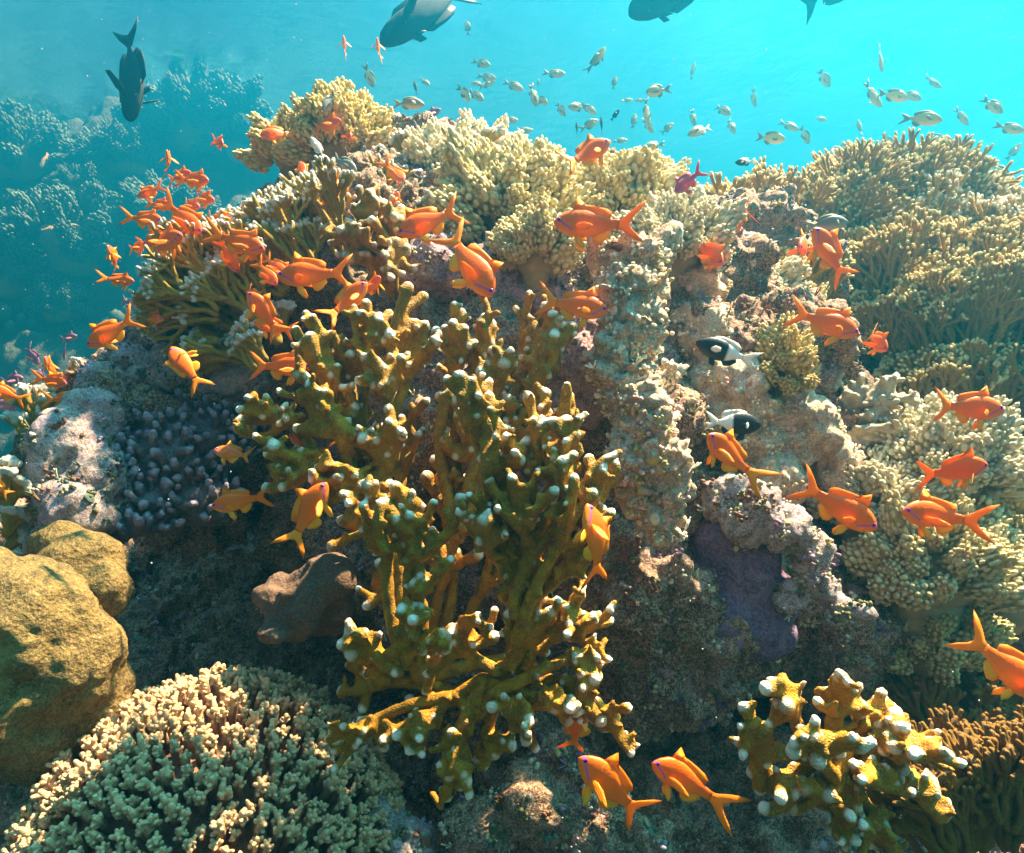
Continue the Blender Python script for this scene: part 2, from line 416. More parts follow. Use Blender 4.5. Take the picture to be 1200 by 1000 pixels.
FINS = {
 'anthias': dict(
   tail=[(-.25,.042),(-.31,.062),(-.38,.115),(-.47,.175),(-.56,.215),(-.49,.125),(-.415,.055),(-.385,0),(-.41,-.05),(-.48,-.115),(-.55,-.20),(-.45,-.165),(-.37,-.108),(-.31,-.06),(-.25,-.040)],
   dorsal=[(.29,.105),(.27,.165),(.235,.235),(.225,.185),(.15,.172),(.05,.165),(-.05,.150),(-.13,.135),(-.185,.105),(-.17,.045),(-.10,.060),(0,.09),(.12,.115),(.24,.118)],
   anal=[(.03,-.085),(-.0,-.150),(-.06,-.165),(-.13,-.135),(-.19,-.075),(-.17,-.040),(-.08,-.060)],
   pelvic=[(.24,-.095),(.20,-.175),(.13,-.225),(.10,-.19),(.13,-.13),(.17,-.095)],
   pectoral=[(.26,-.035),(.20,-.012),(.12,-.012),(.02,-.045),(-.01,-.07),(.07,-.085),(.16,-.08),(.22,-.062)]),
 'chromis': dict(
   tail=[(-.26,.038),(-.34,.09),(-.42,.14),(-.54,.19),(-.45,.06),(-.41,0),(-.45,-.06),(-.54,-.18),(-.42,-.13),(-.34,-.085),(-.26,-.036)],
   dorsal=[(.28,.14),(.22,.20),(.10,.225),(-.03,.21),(-.14,.19),(-.22,.13),(-.19,.05),(-.08,.10),(.1,.15),(.25,.15)],
   anal=[(.03,-.15),(-.04,-.215),(-.13,-.19),(-.21,-.11),(-.18,-.045),(-.08,-.10)],
   pelvic=[(.22,-.15),(.18,-.24),(.10,-.27),(.11,-.2),(.15,-.15)],
   pectoral=[(.26,-.02),(.18,.03),(.09,.01),(.07,-.05),(.14,-.08),(.22,-.06)]),
 'surgeon': dict(
   tail=[(-.31,.034),(-.36,.08),(-.43,.17),(-.55,.27),(-.47,.10),(-.44,0),(-.47,-.10),(-.55,-.26),(-.43,-.16),(-.36,-.08),(-.31,-.032)],
   dorsal=[(.30,.14),(.20,.225),(.05,.240),(-.12,.225),(-.24,.19),(-.29,.13),(-.27,.05),(-.1,.12),(.1,.155),(.25,.15)],
   anal=[(.14,-.14),(.05,-.225),(-.12,-.215),(-.23,-.18),(-.285,-.12),(-.26,-.05),(-.1,-.11)],
   pelvic=[(.24,-.13),(.19,-.21),(.12,-.22),(.16,-.14)],
   pectoral=[(.27,0),(.17,.05),(.04,.03),(.05,-.04),(.14,-.06),(.23,-.04)]),
}
def flat_fin(outline, y=0, th=.006):
    """a fin: thin solid with a thicker root edge, subdivided so it can bend"""
    o = np.array(outline); n = len(o); c = o.mean(0)
    if n > 10 and c[0] < -.3: c = np.array([-.335, 0.])
    V = []; Fc = []
    for s in (1, -1):
        V += [(x, y + s * th * .45, z) for x, z in o]; V += [((x + c[0]) / 2, y + s * th, (z + c[1]) / 2) for x, z in o]; V.append((c[0], y + s * th, c[1]))
    k = 2 * n + 1
    for i in range(n):
        j = (i + 1) % n
        Fc += [[i, j, n + j, n + i], [n + i, n + j, 2 * n]]
        Fc += [[k + j, k + i, k + n + i, k + n + j], [k + n + j, k + n + i, k + 2 * n]]
        Fc.append([j, i, k + i, k + j])
    return np.array(V), Fc

def bendv(v, b):
    v = v.copy(); t = np.clip(.25 - v[:, 0], 0, None); v[:, 1] += b * t * t; return v

_fish = {}
def fish_meshes(shape, bend, skin, fin, finb, eye):
    key = (shape, bend, skin, fin, finb)
    if key in _fish: return _fish[key]
    x, t, b, w = [np.array(a) for a in PROF[shape]]
    xs = np.linspace(0, 1, 26); xs = xs ** 1.25; xx = .5 + (x[-1] - .5) * xs
    T, Bm, W = [np.interp(-xx, -x, a) for a in (t, b, w)]
    n = 18; a = np.arange(n) / n * 2 * math.pi; V = []
    for X, tt, bb, ww in zip(xx, T, Bm, W):
        ca, sa = np.cos(a), np.sin(a)
        V.append(np.stack([np.full(n, X), ww * np.sign(ca) * np.abs(ca) ** .9, np.where(sa > 0, sa * tt, sa * bb)], 1))
    V = np.concatenate(V); m = len(xx); f = []
    for i in range(m - 1):
        for j in range(n): f.append([i*n+j, i*n+(j+1)%n, (i+1)*n+(j+1)%n, (i+1)*n+j])
    f.append(list(range(n))[::-1]); f.append([(m-1)*n+j for j in range(n)])
    parts = [('body', make_mesh('body', bendv(V, bend), f, MAT[skin]))]
    FN = FINS[shape]
    for k, mt in (('tail', fin), ('dorsal', fin), ('anal', fin)):
        v, ff = flat_fin(FN[k]); v = v * (1, 1, .86) if k == 'tail' else v
        parts.append(({'tail': 'tail_fin', 'dorsal': 'dorsal_fin', 'anal': 'anal_fin'}[k], make_mesh(k, bendv(v, bend), ff, MAT[mt if k != 'anal' else finb])))
    for k, mt, tilt, yy in (('pelvic', finb, .45, .012), ('pectoral', fin, .95, .050)):
        for s in (1, -1):
            v, ff = flat_fin(FN[k]); r = v - np.array([v[0, 0], 0, v[0, 2]])
            if k == 'pelvic': r[:, 1] += -r[:, 2] * tilt * s
            else: r[:, 1] += -r[:, 0] * tilt * s; r[:, 0] *= .8
            r += np.array([v[0, 0], s * yy, v[0, 2]])
            parts.append((k + '_fin', make_mesh(k, r, ff, MAT[mt])))
    ex = .435 if shape == 'anthias' else .40
    for s in (1, -1):
        wy = np.interp(-ex, -x, w) * .86; mb = MB(); mb.ball((ex, s * wy, .022), (.021, .011, .021), 2)
        e = mb.mesh('eye', MAT[eye]); mb = MB(); mb.ball((ex, s * (wy + .006), .022), (.0115, .007, .0115), 2)
        parts.append(('eye', e, mb.mesh('pupil', MAT['pupil'])))
    _fish[key] = parts; return parts

def orient(a, b, up=None, roll=0):
    a, b = math.radians(a), math.radians(b)
    h = Vector((math.cos(b) * math.cos(a), -math.sin(b), math.cos(b) * math.sin(a)))
    if up is None: u = Vector((0, 0, 1))
    else: u = Vector((math.cos(math.radians(up)), 0, math.sin(math.radians(up))))
    u = (u - h * u.dot(h)).normalized(); y = u.cross(h)
    M = Matrix((h, y, u)).transposed().to_4x4()
    return M @ Matrix.Rotation(math.radians(roll), 4, 'X')

KIND = {'anthias': ('anthias', 'anthias', 'anthias_fin', 'anthias_yfin', 'eye_violet'),
        'pink': ('anthias', 'pink', 'pink_fin', 'pink_fin', 'eye_violet'),
        'mauve': ('anthias', 'mauve', 'mauve_fin', 'mauve_fin', 'eye_pale'),
        'chromis': ('chromis', 'chromis', 'chromis_fin', 'chromis_fin', 'eye_pale'),
        'grey': ('chromis', 'grey', 'chromis_fin', 'chromis_fin', 'eye_pale'),
        'pale': ('chromis', 'pale', 'white_fin', 'white_fin', 'eye_pale'),
        'dark': ('surgeon', 'dark', 'dark_fin', 'dark_fin', 'pupil'),
        'small_dark': ('chromis', 'dark', 'dark_fin', 'dark_fin', 'pupil'),
        'half': ('chromis', 'half', 'white_fin', 'dark_fin', 'pupil')}

def fish(kind, px, py, Y, L, a, b=0, up=None, roll=0, bend=0.0, label='', group=None, small=False, name=None, cat='fish', tall=None):
    """L = length on the photograph in px; a = heading in the image; b = turned towards the camera"""
    shape, skin, fin, finb, eye = KIND[kind]
    if tall is None: tall = 1.42 if shape == 'anthias' else 1.02
    if kind in ('chromis', 'dark', 'small_dark'): Y *= 1.5
    size = L / F * Y / max(.35, math.cos(math.radians(b)) + .25 * abs(math.sin(math.radians(b)))) / 1.03
    root = thing(name or {'anthias': 'orange_fish', 'pink': 'pink_fish', 'mauve': 'mauve_fish', 'dark': 'dark_fish', 'half': 'black_and_white_fish'}.get(kind, 'small_fish'), label, cat, P(px, py, Y), group)
    M = orient(a, b, up, roll)
    root.rotation_euler = M.to_euler(); root.scale = (size, size * 1.05, size * tall)
    for p in fish_meshes(shape, bend, skin, fin, finb, eye):
        if small and p[0] in ('pelvic_fin',): continue
        o = add(p[0], p[1], root)
        if len(p) > 2 and not small: add('pupil', p[2], o)
    return root
# ------------------------------------------------------------------ corals
TIP = (.93, .84, .66)
MAT['fire'] = mat_coral('mustard fire coral', (.44,.225,.004), (.17,.08,.002), TIP, .30, .90, 70)
MAT['fire_far'] = mat_coral('olive fire coral', (.52,.32,.02), (.26,.15,.01), (.95,.80,.34), .30, .95, 50)
MAT['fire_pale'] = mat_coral('straw fire coral', (.72,.47,.05), (.40,.24,.02), (.97,.92,.74), .15, .8, 60)
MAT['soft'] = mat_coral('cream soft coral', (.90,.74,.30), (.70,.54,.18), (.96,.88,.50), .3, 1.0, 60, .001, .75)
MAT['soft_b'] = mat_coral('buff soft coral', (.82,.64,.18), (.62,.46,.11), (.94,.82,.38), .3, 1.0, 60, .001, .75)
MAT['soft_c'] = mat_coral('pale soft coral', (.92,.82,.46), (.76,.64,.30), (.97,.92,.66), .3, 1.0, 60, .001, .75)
MAT['stalk'] = mat_plain('soft coral stalk', (.40,.33,.16), (.26,.20,.10), 30, .7)
MAT['acro'] = mat_coral('tan table coral', (.31,.18,.10), (.17,.09,.06), (.62,.43,.22), .2, .9, 80)
MAT['knob'] = mat_coral('lavender knob coral', (.135,.11,.13), (.085,.075,.05), (.27,.235,.28), .35, 1.0, 34, .002)
MAT['lavrock'] = mat_rock('lavender crusted rock', [(.11,.08,.11), (.25,.19,.23), (.14,.11,.07), (.46,.38,.34), (.24,.17,.22)], 9, .003, 120)
MAT['boulder'] = mat_rock('yellow brown boulder coral', [(.09,.066,.02), (.18,.125,.037), (.065,.045,.016), (.25,.18,.055), (.11,.075,.025)], 7, .004, 150)
MAT['boulder2'] = mat_rock('brown boulder coral', [(.07,.045,.03), (.13,.08,.05), (.06,.04,.03), (.15,.11,.06)], 6, .002, 170)
MAT['bone'] = mat_rock('bleached crusted rock', [(.62,.46,.26), (.92,.74,.48), (.36,.19,.09), (.94,.80,.56), (.68,.36,.31), (.52,.42,.26)], 16, .004, 130)
MAT['mauverock'] = mat_rock('mauve crusted rock', [(.26,.13,.18), (.46,.29,.33), (.17,.08,.09), (.58,.42,.38), (.30,.20,.12)], 10, .005, 110)
MAT['purple'] = mat_rock('violet crust', [(.05,.03,.08), (.13,.08,.17), (.09,.06,.13), (.24,.17,.25), (.07,.045,.10)], 9, .004, 130)
MAT['finger'] = mat_coral('pale finger coral', (.48,.42,.28), (.30,.25,.17), (.66,.60,.44), .3, .9, 70, .002)
MAT['far_coral'] = mat_coral('far coral', (.06,.11,.09), (.03,.06,.05), (.14,.24,.19), .2, .9, 14, .006)  # dark, low-red colour imitates fading through the water

def curve(a, b, bow, n=6):
    a, b, bow = np.array(a), np.array(b), np.array(bow)
    t = np.linspace(0, 1, n)[:, None]; return a + (b - a) * t + bow * (4 * t * (1 - t))

def tip_attr(me, tips, k=2.2):
    p = vco(me); t = np.zeros(len(p))
    for c, r, s in tips: t = np.maximum(t, s * np.clip(((.85 * k) - np.linalg.norm(p - c, axis=1) / r) / .8, 0, 1))
    setattr_f(me, 'tip', t)

def fire_coral(label, base, Y, branches, r=9, voxel=.0034, mat='fire', knobs=.75, group=None, name='fire_coral', tipk=1.6, extra=1):
    """branches: (joint px, joint py, dY, [tip px, py, ...]); every branch is one mesh"""
    B = np.array(P(*base, Y)); root = thing(name, label, 'coral', B, group); R = r / F * Y
    for jx, jy, dY, tips in branches:
        mb = MB(); ends = []
        J = np.array(P(jx, jy, Y + dY)) - B
        st = rng.normal(0, .010, 3); d0 = np.linalg.norm(J - st)
        mb.put(*tube(curve(st, J, rng.normal(0, .10 * d0, 3) * (1, .5, .3), 7), np.linspace(1.3, 1.0, 7) * R, 10))
        TP = np.array([np.array(P(tips[k], tips[k+1], Y + dY)) - B for k in range(0, len(tips), 2)]); G = TP.mean(0)
        for f_ in (.25, .5, .72):
            c_ = J + (G - J) * f_; w_ = np.abs(TP - G).max(0) * f_
            mb.put(ico(2)[0] * (w_[0] * .55 + R * .8, R * .8, w_[2] * .5 + R) + c_, ico(2)[1])
        tc_ = curve(st, J, (0, 0, 0), 7)
        for q in range(2, 7):
            for _ in range(2):
                if rng.random() < knobs * .45:
                    d = rng.normal(size=3) * (1, .6, .6) + (0, -.5, .3); d /= np.linalg.norm(d); kk = rng.uniform(.5, .8)
                    e = tc_[q] + d * R * rng.uniform(1.9, 3.0); mb.put(*tube([tc_[q], e], [R * kk * 1.1, R * kk], 8)); ends.append((e, R * kk, rng.choice([0, 0, .5])))
        ex = []
        for k in range(0, len(tips), 2):
            for _ in range(extra): ex += [tips[k] + rng.normal(0, 15), tips[k+1] + rng.uniform(-6, 26)]
        tips = list(tips) + ex
        for k in range(0, len(tips), 2):
            T = np.array(P(tips[k], tips[k+1], Y + dY - rng.uniform(-.02, .035))) - B
            L = np.linalg.norm(T - J); rs = rng.uniform(.75, 1.2)
            c = curve(J, T, rng.normal(0, .09 * L, 3), 8)
            c[-2] = c[-1] * .45 + c[-2] * .55 + np.array([0, 0, -.002])
            rad = np.array([1.0, .90, .84, .80, .78, .80, .96, 1.04]) * R * rs * (1 + .08 * rng.normal(size=8))
            mb.put(*tube(c, rad, 10)); ends.append((c[-1] + (c[-1] - c[-2]) * .4, R * rs, 1.0))
            for q in range(1, 7):
                if rng.random() < knobs:
                    d = rng.normal(size=3) * (1, .8, .5) + (0, -.35, .55); d /= np.linalg.norm(d); l = R * rng.uniform(1.5, 2.5)
                    kk = rng.uniform(.55, .85); e = c[q] + d * l
                    mb.put(*tube([c[q], c[q] + d * l * .55 + (0, 0, .1 * l), e + (0, 0, .25 * l)], [R * kk, R * kk * .9, R * kk * .95], 8))
                    ends.append((e + np.array((0, 0, .25 * l)), R * kk, rng.choice([.0, .3, .8])))
        # a thin web of skeleton knits neighbouring fingers together
        me = fuse(mb.mesh('branch', MAT[mat]), voxel, 4)
        p = vco(me); n = vno(me); setco(me, p + n * (R * .13 * noise3(p / R * .8, 2) + R * .05 * noise3(p / R * 2.5, 5))[:, None])
        tip_attr(me, ends, tipk); add('branch', me, root)
    return root

def grow(mb, ends, p, d, L, r, gen, side, nrm, spread=.45, flat=.25, n=6):
    """a branching blade: each piece forks in the plane of the blade"""
    e = p + d * L
    bow = (rng.normal(0, .08) * side + rng.normal(0, .05) * nrm) * L
    mb.put(*tube(curve(p, e, bow, 5), np.linspace(r * 1.12, r * .95, 5), n, 2 if gen == 0 else 1))
    if gen == 0: ends.append((e, r, 1.0)); return
    k = 2 if rng.random() < .62 else 3
    off = rng.uniform(-.2, .2)
    for i in range(k):
        a = (i - (k - 1) / 2) * spread * 2 / max(1, k - 1) + rng.normal(0, .10) + off * .4
        dd = d * math.cos(a) + side * math.sin(a) + nrm * rng.normal(0, flat * .5) + np.array([0, 0, .12]); dd /= np.linalg.norm(dd)
        ss = np.cross(nrm, dd); ss /= np.linalg.norm(ss)
        grow(mb, ends, e, dd, L * rng.uniform(.72, .98), r * .90, gen - 1, ss, nrm, spread, flat, n)

_blades = {}
def blade_mesh(mat, gens, rq, k, tipk):
    key = (mat, gens, rq, k)
    if key not in _blades:
        tot = sum(.76 ** g for g in range(gens + 1)); mb = MB(); ends = []
        for s_ in (-.5, 0, .5)[:3 if gens > 3 else 2]:
            d = np.array([s_ * .55, rng.normal(0, .1), 1.0]); d /= np.linalg.norm(d)
            grow(mb, ends, np.array([s_ * .12, 0, -.02]), d, .66 / tot, rq / 100, gens, np.array([1., 0, 0]), np.array([0, -1., 0]), .34)
        me = mb.mesh('branch', MAT[mat]); tip_attr(me, ends, tipk); _blades[key] = me
    return _blades[key]

def fan_coral(label, blades, mat='fire_far', group=None, name='fire_coral', tipk=2.2, cat='coral'):
    """blades: (px, py, Y, length px, angle, gens, radius px, yaw)"""
    loc = np.array(P(*blades[0][:3])); root = thing(name, label, cat, loc, group)
    for i, (px, py, Y, Lp, ang, gens, rp, yaw) in enumerate(blades):
        H = Lp / F * Y; me = blade_mesh(mat, gens, round(rp / Lp * 100, 0) if rp / Lp > .03 else round(rp / Lp * 100, 1), i % 5, tipk)
        M = Matrix.Translation(tuple(np.array(P(px, py, Y)) - loc)) @ Matrix.Rotation(math.radians(90 - ang), 4, 'Y') @ Matrix.Rotation(math.radians(yaw), 4, 'Z') @ Matrix.Rotation(math.radians(rng.uniform(-12, 12)), 4, 'X')
        add('branch', me, root, M @ Matrix.Diagonal((H * rng.choice([-1, 1]), H, H, 1)))
    return root

# --- cauliflower soft coral: lobes packed with small round polyp heads
def fib(n):
    i = np.arange(n) + .5; ph = np.arccos(1 - 2 * i / n); th = math.pi * (1 + 5 ** .5) * i
    return np.stack([np.cos(th) * np.sin(ph), np.sin(th) * np.sin(ph), np.cos(ph)], 1)

_lobes = {}
def lobe_mesh(mat, k):
    if (mat, k) in _lobes: return _lobes[mat, k]
    r_ = np.random.default_rng(100 + k); mb = MB(); tl = []
    mb.put(ico(2)[0] * (.36, .36, .46) + (0, 0, .42), ico(2)[1]); tl.append(np.zeros(len(ico(2)[0])))
    # a few secondary lobules, each covered in heads
    subs = [((0, 0, .62), .30)] + [((.30 * math.cos(t), .30 * math.sin(t), z), q) for t, z, q in
            [(r_.uniform(0, 6.28), r_.uniform(.22, .62), r_.uniform(.15, .25)) for _ in range(9)]]
    for c, q in subs:
        n = int(30 * (q / .27) ** 2); pts = fib(n) * q * (1, 1, 1.15) * (1 + .10 * r_.normal(size=(n, 1))) + c + r_.normal(0, .012, (n, 3))
        for p in pts:
            if p[2] < .1: continue
            if min(np.linalg.norm((p - c2) / (1, 1, 1.15)) / q2 for c2, q2 in subs) < .72: continue
            b = r_.choice([.055, .075, .09, .11]) * r_.uniform(.9, 1.1); u = (p - c) / (np.linalg.norm(p - c) + 1e-6)
            mb.put(ico(1)[0] * b * r_.uniform(.9, 1.1, 3) + p, ico(1)[1]); tl.append(np.clip(ico(1)[0] @ u * .6 + .55, 0, 1))
    me = mb.mesh('lobe', MAT[mat]); setattr_f(me, 'tip', np.concatenate(tl)); _lobes[mat, k] = me; return me

def aim(d, loc, s, spin):
    q = Vector(tuple(d)).to_track_quat('Z', 'Y').to_matrix().to_4x4()
    return Matrix.Translation(tuple(loc)) @ q @ Matrix.Rotation(spin, 4, 'Z') @ Matrix.Diagonal((s[0], s[1], s[2], 1))

def soft_coral(label, px, py, Y, Rp, n, sp, mat='soft', squash=(1, .8, .8), up=.5, group=None, name='soft_coral', stalk=True):
    """a dome of lobes; Rp dome radius in px, sp lobe size in px"""
    C = np.array(P(px, py, Y)); root = thing(name, label, 'coral', C, group); R = Rp / F * Y; s = sp / F * Y
    sk = MB(); sk.put(ico(3)[0] * (R * squash[0] * .72, R * squash[1] * .72, R * squash[2] * .72), ico(3)[1])
    if stalk: sk.put(*tube([(0, .3 * R, -1.3 * R), (0, .1 * R, -.3 * R)], [R * .55, R * .5], 12))
    me = sk.mesh('stalk', MAT['stalk']); p = vco(me); setco(me, p + vno(me) * (.06 * R * fbm(p / R * 2.5, 3, 3))[:, None]); add('stalk', me, root)
    k = 0
    for u in fib(int(n * 1.9)):
        if u[2] < -.45 or u[1] > .55: continue
        u = u + rng.normal(0, .07, 3); loc = u * R * np.array(squash) * rng.uniform(.58, .88)
        d = u * (1, 1, .8) + (0, -.1, up); q = s * rng.uniform(.78, 1.22)
        add('lobe', lobe_mesh(mat, k % 5), root, aim(d, loc, (q * .78, q * .78, q * rng.uniform(1.0, 1.5)), rng.uniform(0, 6.28))); k += 1
        if k >= 96: break
    return root

def lump(name, label, cat, blobs, mat, voxel=.007, amp=.012, fr=12, fine=.004, knobs=0, group=None, cellf=0, cella=.0, smooth=4):
    """fused blobs given as (px, py, Y, r px [, sx, sy, sz]) -> one displaced lump of rock or massive coral"""
    loc = np.array(P(*blobs[0][:3])); mb = MB()
    for b in blobs:
        px, py, Y, r = b[:4]; s = np.array(b[4:7] if len(b) > 4 else (1, 1, 1)); mb.put(ico(3)[0] * s * r / F * Y + np.array(P(px, py, Y)) - loc, ico(3)[1])
    me = fuse(mb.mesh(name, MAT[mat]), voxel, smooth); p = vco(me); q = p + loc
    d = amp * fbm(q * fr, 4, 6) + fine * fbm(q * fr * 5, 3, 8)
    if cellf: d += cella * np.clip(.62 - cells(q * cellf, 2), -.25, .6)
    setco(me, p + vno(me) * d[:, None]); setattr_f(me, 'tip', np.zeros(len(me.vertices)))
    o = add(name, me); o.location = loc; return tag(o, label, cat, group)
# ------------------------------------------------------------------ placing: the tall fire corals in the middle
FG = 'mustard fire corals of the foreground'
fire_coral('mustard fire coral reaching left with pale tipped fingers, left half of the central thicket', (445, 590), .92, [
    (400, 480, .02, [347,388, 352,405, 368,372]), (430, 440, .03, [415,360, 428,364, 440,372, 455,368]), (455, 470, 0, [457,392, 447,430, 470,420, 428,425]),
    (340, 490, .0, [290,466, 288,498, 296,482]), (375, 540, -.02, [312,532, 300,512, 322,553, 331,571]), (400, 505, -.03, [350,440, 362,452, 352,505]),
    (420, 560, -.04, [372,548, 366,562, 385,590]), (480, 440, .04, [478,338, 486,380, 500,384, 509,399]), (420, 520, .03, [395,430, 405,455, 385,470]),
    (455, 545, -.01, [440,500, 425,515, 470,505, 455,480]), (410, 440, .05, [380,415, 388,392, 402,400])], 6.5)
fire_coral('tall mustard fire coral columns with round white tips, upper middle of the thicket', (545, 620), .98, [
    (530, 440, 0, [533,358, 521,385, 545,385]), (560, 430, .02, [563,342, 576,380, 562,376]), (585, 450, 0, [598,411, 590,428, 578,412, 583,440]),
    (612, 450, .04, [621,345, 640,360, 628,385]), (625, 470, .02, [655,381, 641,404, 632,430, 648,370]), (540, 500, .03, [515,430, 528,470, 550,450]), (595, 520, .03, [600,470, 570,455, 610,480]),
    (560, 540, .0, [520,520, 575,490, 545,480, 592,500])], 6.5)
fire_coral('mustard fire coral crowded with white tipped knobs in the very front of the thicket', (600, 720), .80, [
    (560, 520, 0, [540,442, 554,446, 529,458, 565,440]), (570, 560, -.02, [573,465, 582,505, 575,480]), (590, 570, 0, [594,520, 610,540]), (625, 560, 0, [622,467, 626,492, 615,520]),
    (650, 560, .02, [664,455, 669,464, 640,460]), (655, 580, -.01, [680,492, 664,494, 649,495]), (665, 600, -.03, [662,517, 672,533, 650,540]), (665, 630, -.02, [717,535, 690,538, 715,548]),
    (655, 640, -.04, [673,560, 695,578, 648,590]), (665, 670, -.02, [705,597, 690,610, 680,585]), (610, 620, -.03, [630,553, 612,585, 600,560]), (570, 640, -.02, [550,580, 572,600, 590,610, 540,600])], 6.5)
fire_coral('small mustard fire coral with white knuckled tips, lower left of the thicket', (475, 770), .82, [
    (455, 650, 0, [427,566, 432,580]), (470, 640, -.02, [457,567, 464,572, 450,590]), (480, 660, -.02, [480,605, 478,622, 508,590]), (488, 700, -.03, [490,642, 498,684]),
    (488, 730, -.03, [487,722, 490,742, 470,715]), (495, 750, -.02, [508,762, 520,748]), (440, 760, .02, [408,728, 400,755, 418,745, 430,790])], 7.2)
fire_coral('broad mustard fire coral hanging at the foot of the thicket with drooping fingers', (575, 800), .84, [
    (660, 730, -.02, [683,677, 672,722]), (670, 740, 0, [715,715, 680,748, 695,722]), (670, 770, -.02, [695,768, 697,795, 680,790]), (670, 800, -.02, [692,823, 680,845, 700,845]),
    (690, 830, -.02, [735,830, 733,860]), (640, 820, -.03, [650,830, 665,845, 675,835]), (605, 830, -.03, [620,845, 601,855, 590,835]), (610, 760, -.02, [605,700, 640,690, 620,725, 655,705]),
    (500, 840, 0, [465,862, 478,848, 480,880]), (535, 880, -.01, [530,860, 527,893, 545,900]), (530, 890, -.02, [526,935, 546,915, 530,915]), (440, 850, .02, [388,855, 403,852, 392,880, 420,870]),
    (540, 760, 0, [500,790, 560,720, 530,740, 575,735]), (570, 860, .02, [580,885, 560,890, 600,875])], 6.5)
fire_coral('squat broad plated fire coral with fat white knobs along its edge, bottom right', (985, 900), .72, [
    (930, 830, 0, [904,800, 912,826, 900,850, 930,810]), (905, 880, 0, [872,830, 866,870, 880,905]), (980, 830, -.01, [985,793, 998,806, 1010,828, 970,812]), (1010, 850, 0, [1033,812, 1028,850, 1045,830]),
    (1030, 870, -.01, [1060,853, 1068,872, 1045,866, 1050,835]), (1050, 880, -.02, [1090,872, 1110,885, 1108,900, 1075,880]), (960, 870, -.05, [985,885, 930,870, 955,845, 1010,875]),
    (1060, 920, 0, [1095,930, 1112,950, 1090,915]), (960, 930, -.02, [983,920, 972,933, 945,925]), (1000, 950, -.02, [992,962, 1003,985, 975,975]), (1025, 960, -.02, [1033,968, 1045,992, 1020,990]),
    (930, 920, 0, [902,925, 915,935, 890,900]), (1010, 910, -.04, [1030,905, 1000,895, 1045,920])], 7.8, knobs=.45)
fire_coral('shaded mustard fire coral filling the heart of the thicket behind the front columns', (500, 800), 1.02, [
    (470, 560, 0, [450,500, 470,490, 490,510, 500,470]), (520, 600, .02, [510,540, 530,530, 500,560, 545,560]), (440, 620, .02, [410,580, 430,560, 400,610, 390,640]), (520, 680, 0, [510,630, 540,620, 560,650, 495,650]),
    (560, 700, .02, [580,640, 600,660, 620,640]), (470, 700, 0, [445,660, 460,640, 420,690, 430,710]), (450, 800, 0, [410,780, 400,810, 425,830, 440,770]), (560, 840, .02, [590,800, 610,800, 640,790, 540,810]),
    (510, 850, .02, [480,820, 500,800, 455,850, 520,815]), (600, 770, .02, [630,740, 640,765, 610,730])], 6.5, knobs=.3, extra=0)
# ------------------------------------------------------------------ fan shaped fire corals
def rblades(n, x0, x1, y0, y1, Y0, Y1, L, a0, a1, gens, r, k=1.0):
    out = []
    for i in range(n):
        t = (i + rng.uniform(.2, .8)) / n
        out.append((x0 + (x1 - x0) * t, y0 + (y1 - y0) * t + rng.uniform(-22, 22), rng.uniform(Y0, Y1), L * rng.uniform(.8, 1.2), a0 + (a1 - a0) * t + rng.uniform(-10, 10), gens, r, rng.uniform(-50, 50)))
    return out
UL = 'straw coloured fire corals on the left shoulder'
fan_coral('straw fire coral with many white finger tips spreading from the left shoulder of the reef', rblades(30, 330, 440, 325, 295, 1.3, 1.55, 98, 132, 72, 4, 3.4), 'fire_pale', UL)
fan_coral('straw fire coral with fine white tips just under the orange shoal, pointing left', rblades(24, 250, 325, 378, 345, 1.25, 1.45, 108, 162, 105, 4, 3.4), 'fire_pale', UL)
fan_coral('straw fire coral tuft beside the top of the green knobbed column', rblades(23, 410, 500, 300, 290, 1.4, 1.6, 70, 120, 70, 4, 3.6), 'fire_pale', UL)
fan_coral('golden fire coral fringe hanging over the lavender knobs', rblades(18, 240, 330, 415, 405, 1.22, 1.34, 45, 190, 90, 3, 3.6), 'fire_pale', UL)
fire_coral('olive knobbed fire coral column left of the cream soft coral domes', (450, 330), 1.22, [(430, 280, 0, [421,222, 440,235, 415,245, 432,228]), (455, 280, 0, [448,240, 462,255, 470,245]), (425, 300, -.02, [400,270, 410,262, 420,275]), (460, 310, -.02, [436,258, 478,290, 485,315]), (440, 310, -.02, [450,300, 405,300])], 6, .004, 'fire', group=None)
fan_coral('white tipped finger coral on the crest left of the cream domes', rblades(33, 440, 560, 215, 205, 1.6, 1.8, 48, 115, 70, 3, 3.6), 'fire_pale', UL)
BR = 'olive fan fire corals on the back ridge'
fan_coral('tall olive fan fire coral in front of the ridge gap, right of the pink fish', rblades(23, 800, 880, 325, 320, 1.8, 2.0, 95, 110, 70, 4, 3.2), 'fire_far', BR)
fan_coral('upright olive fan fire coral rising highest on the back ridge', rblades(39, 895, 1010, 340, 320, 1.9, 2.15, 122, 106, 74, 5, 2.6), 'fire_far', BR)
fan_coral('dark olive fan fire coral crest with one tall blade at the ridge middle', rblades(33, 1000, 1085, 320, 305, 1.95, 2.2, 124, 100, 66, 5, 2.6), 'fire_far', BR)
fan_coral('straw edged fan fire coral spilling to the right edge of the ridge', rblades(52, 1080, 1240, 320, 340, 1.85, 2.2, 104, 108, 62, 5, 2.7), 'fire_pale', BR)
fan_coral('shaded olive fan fire coral with curling blades on the right slope', rblades(46, 1040, 1230, 420, 400, 1.65, 1.85, 105, 115, 55, 5, 3.0), 'fire_far', BR)
fan_coral('olive gold fan fire coral bridging the two right hand tiers', rblades(60, 1000, 1230, 385, 365, 1.78, 1.95, 110, 112, 60, 5, 2.8), 'fire_far', BR)
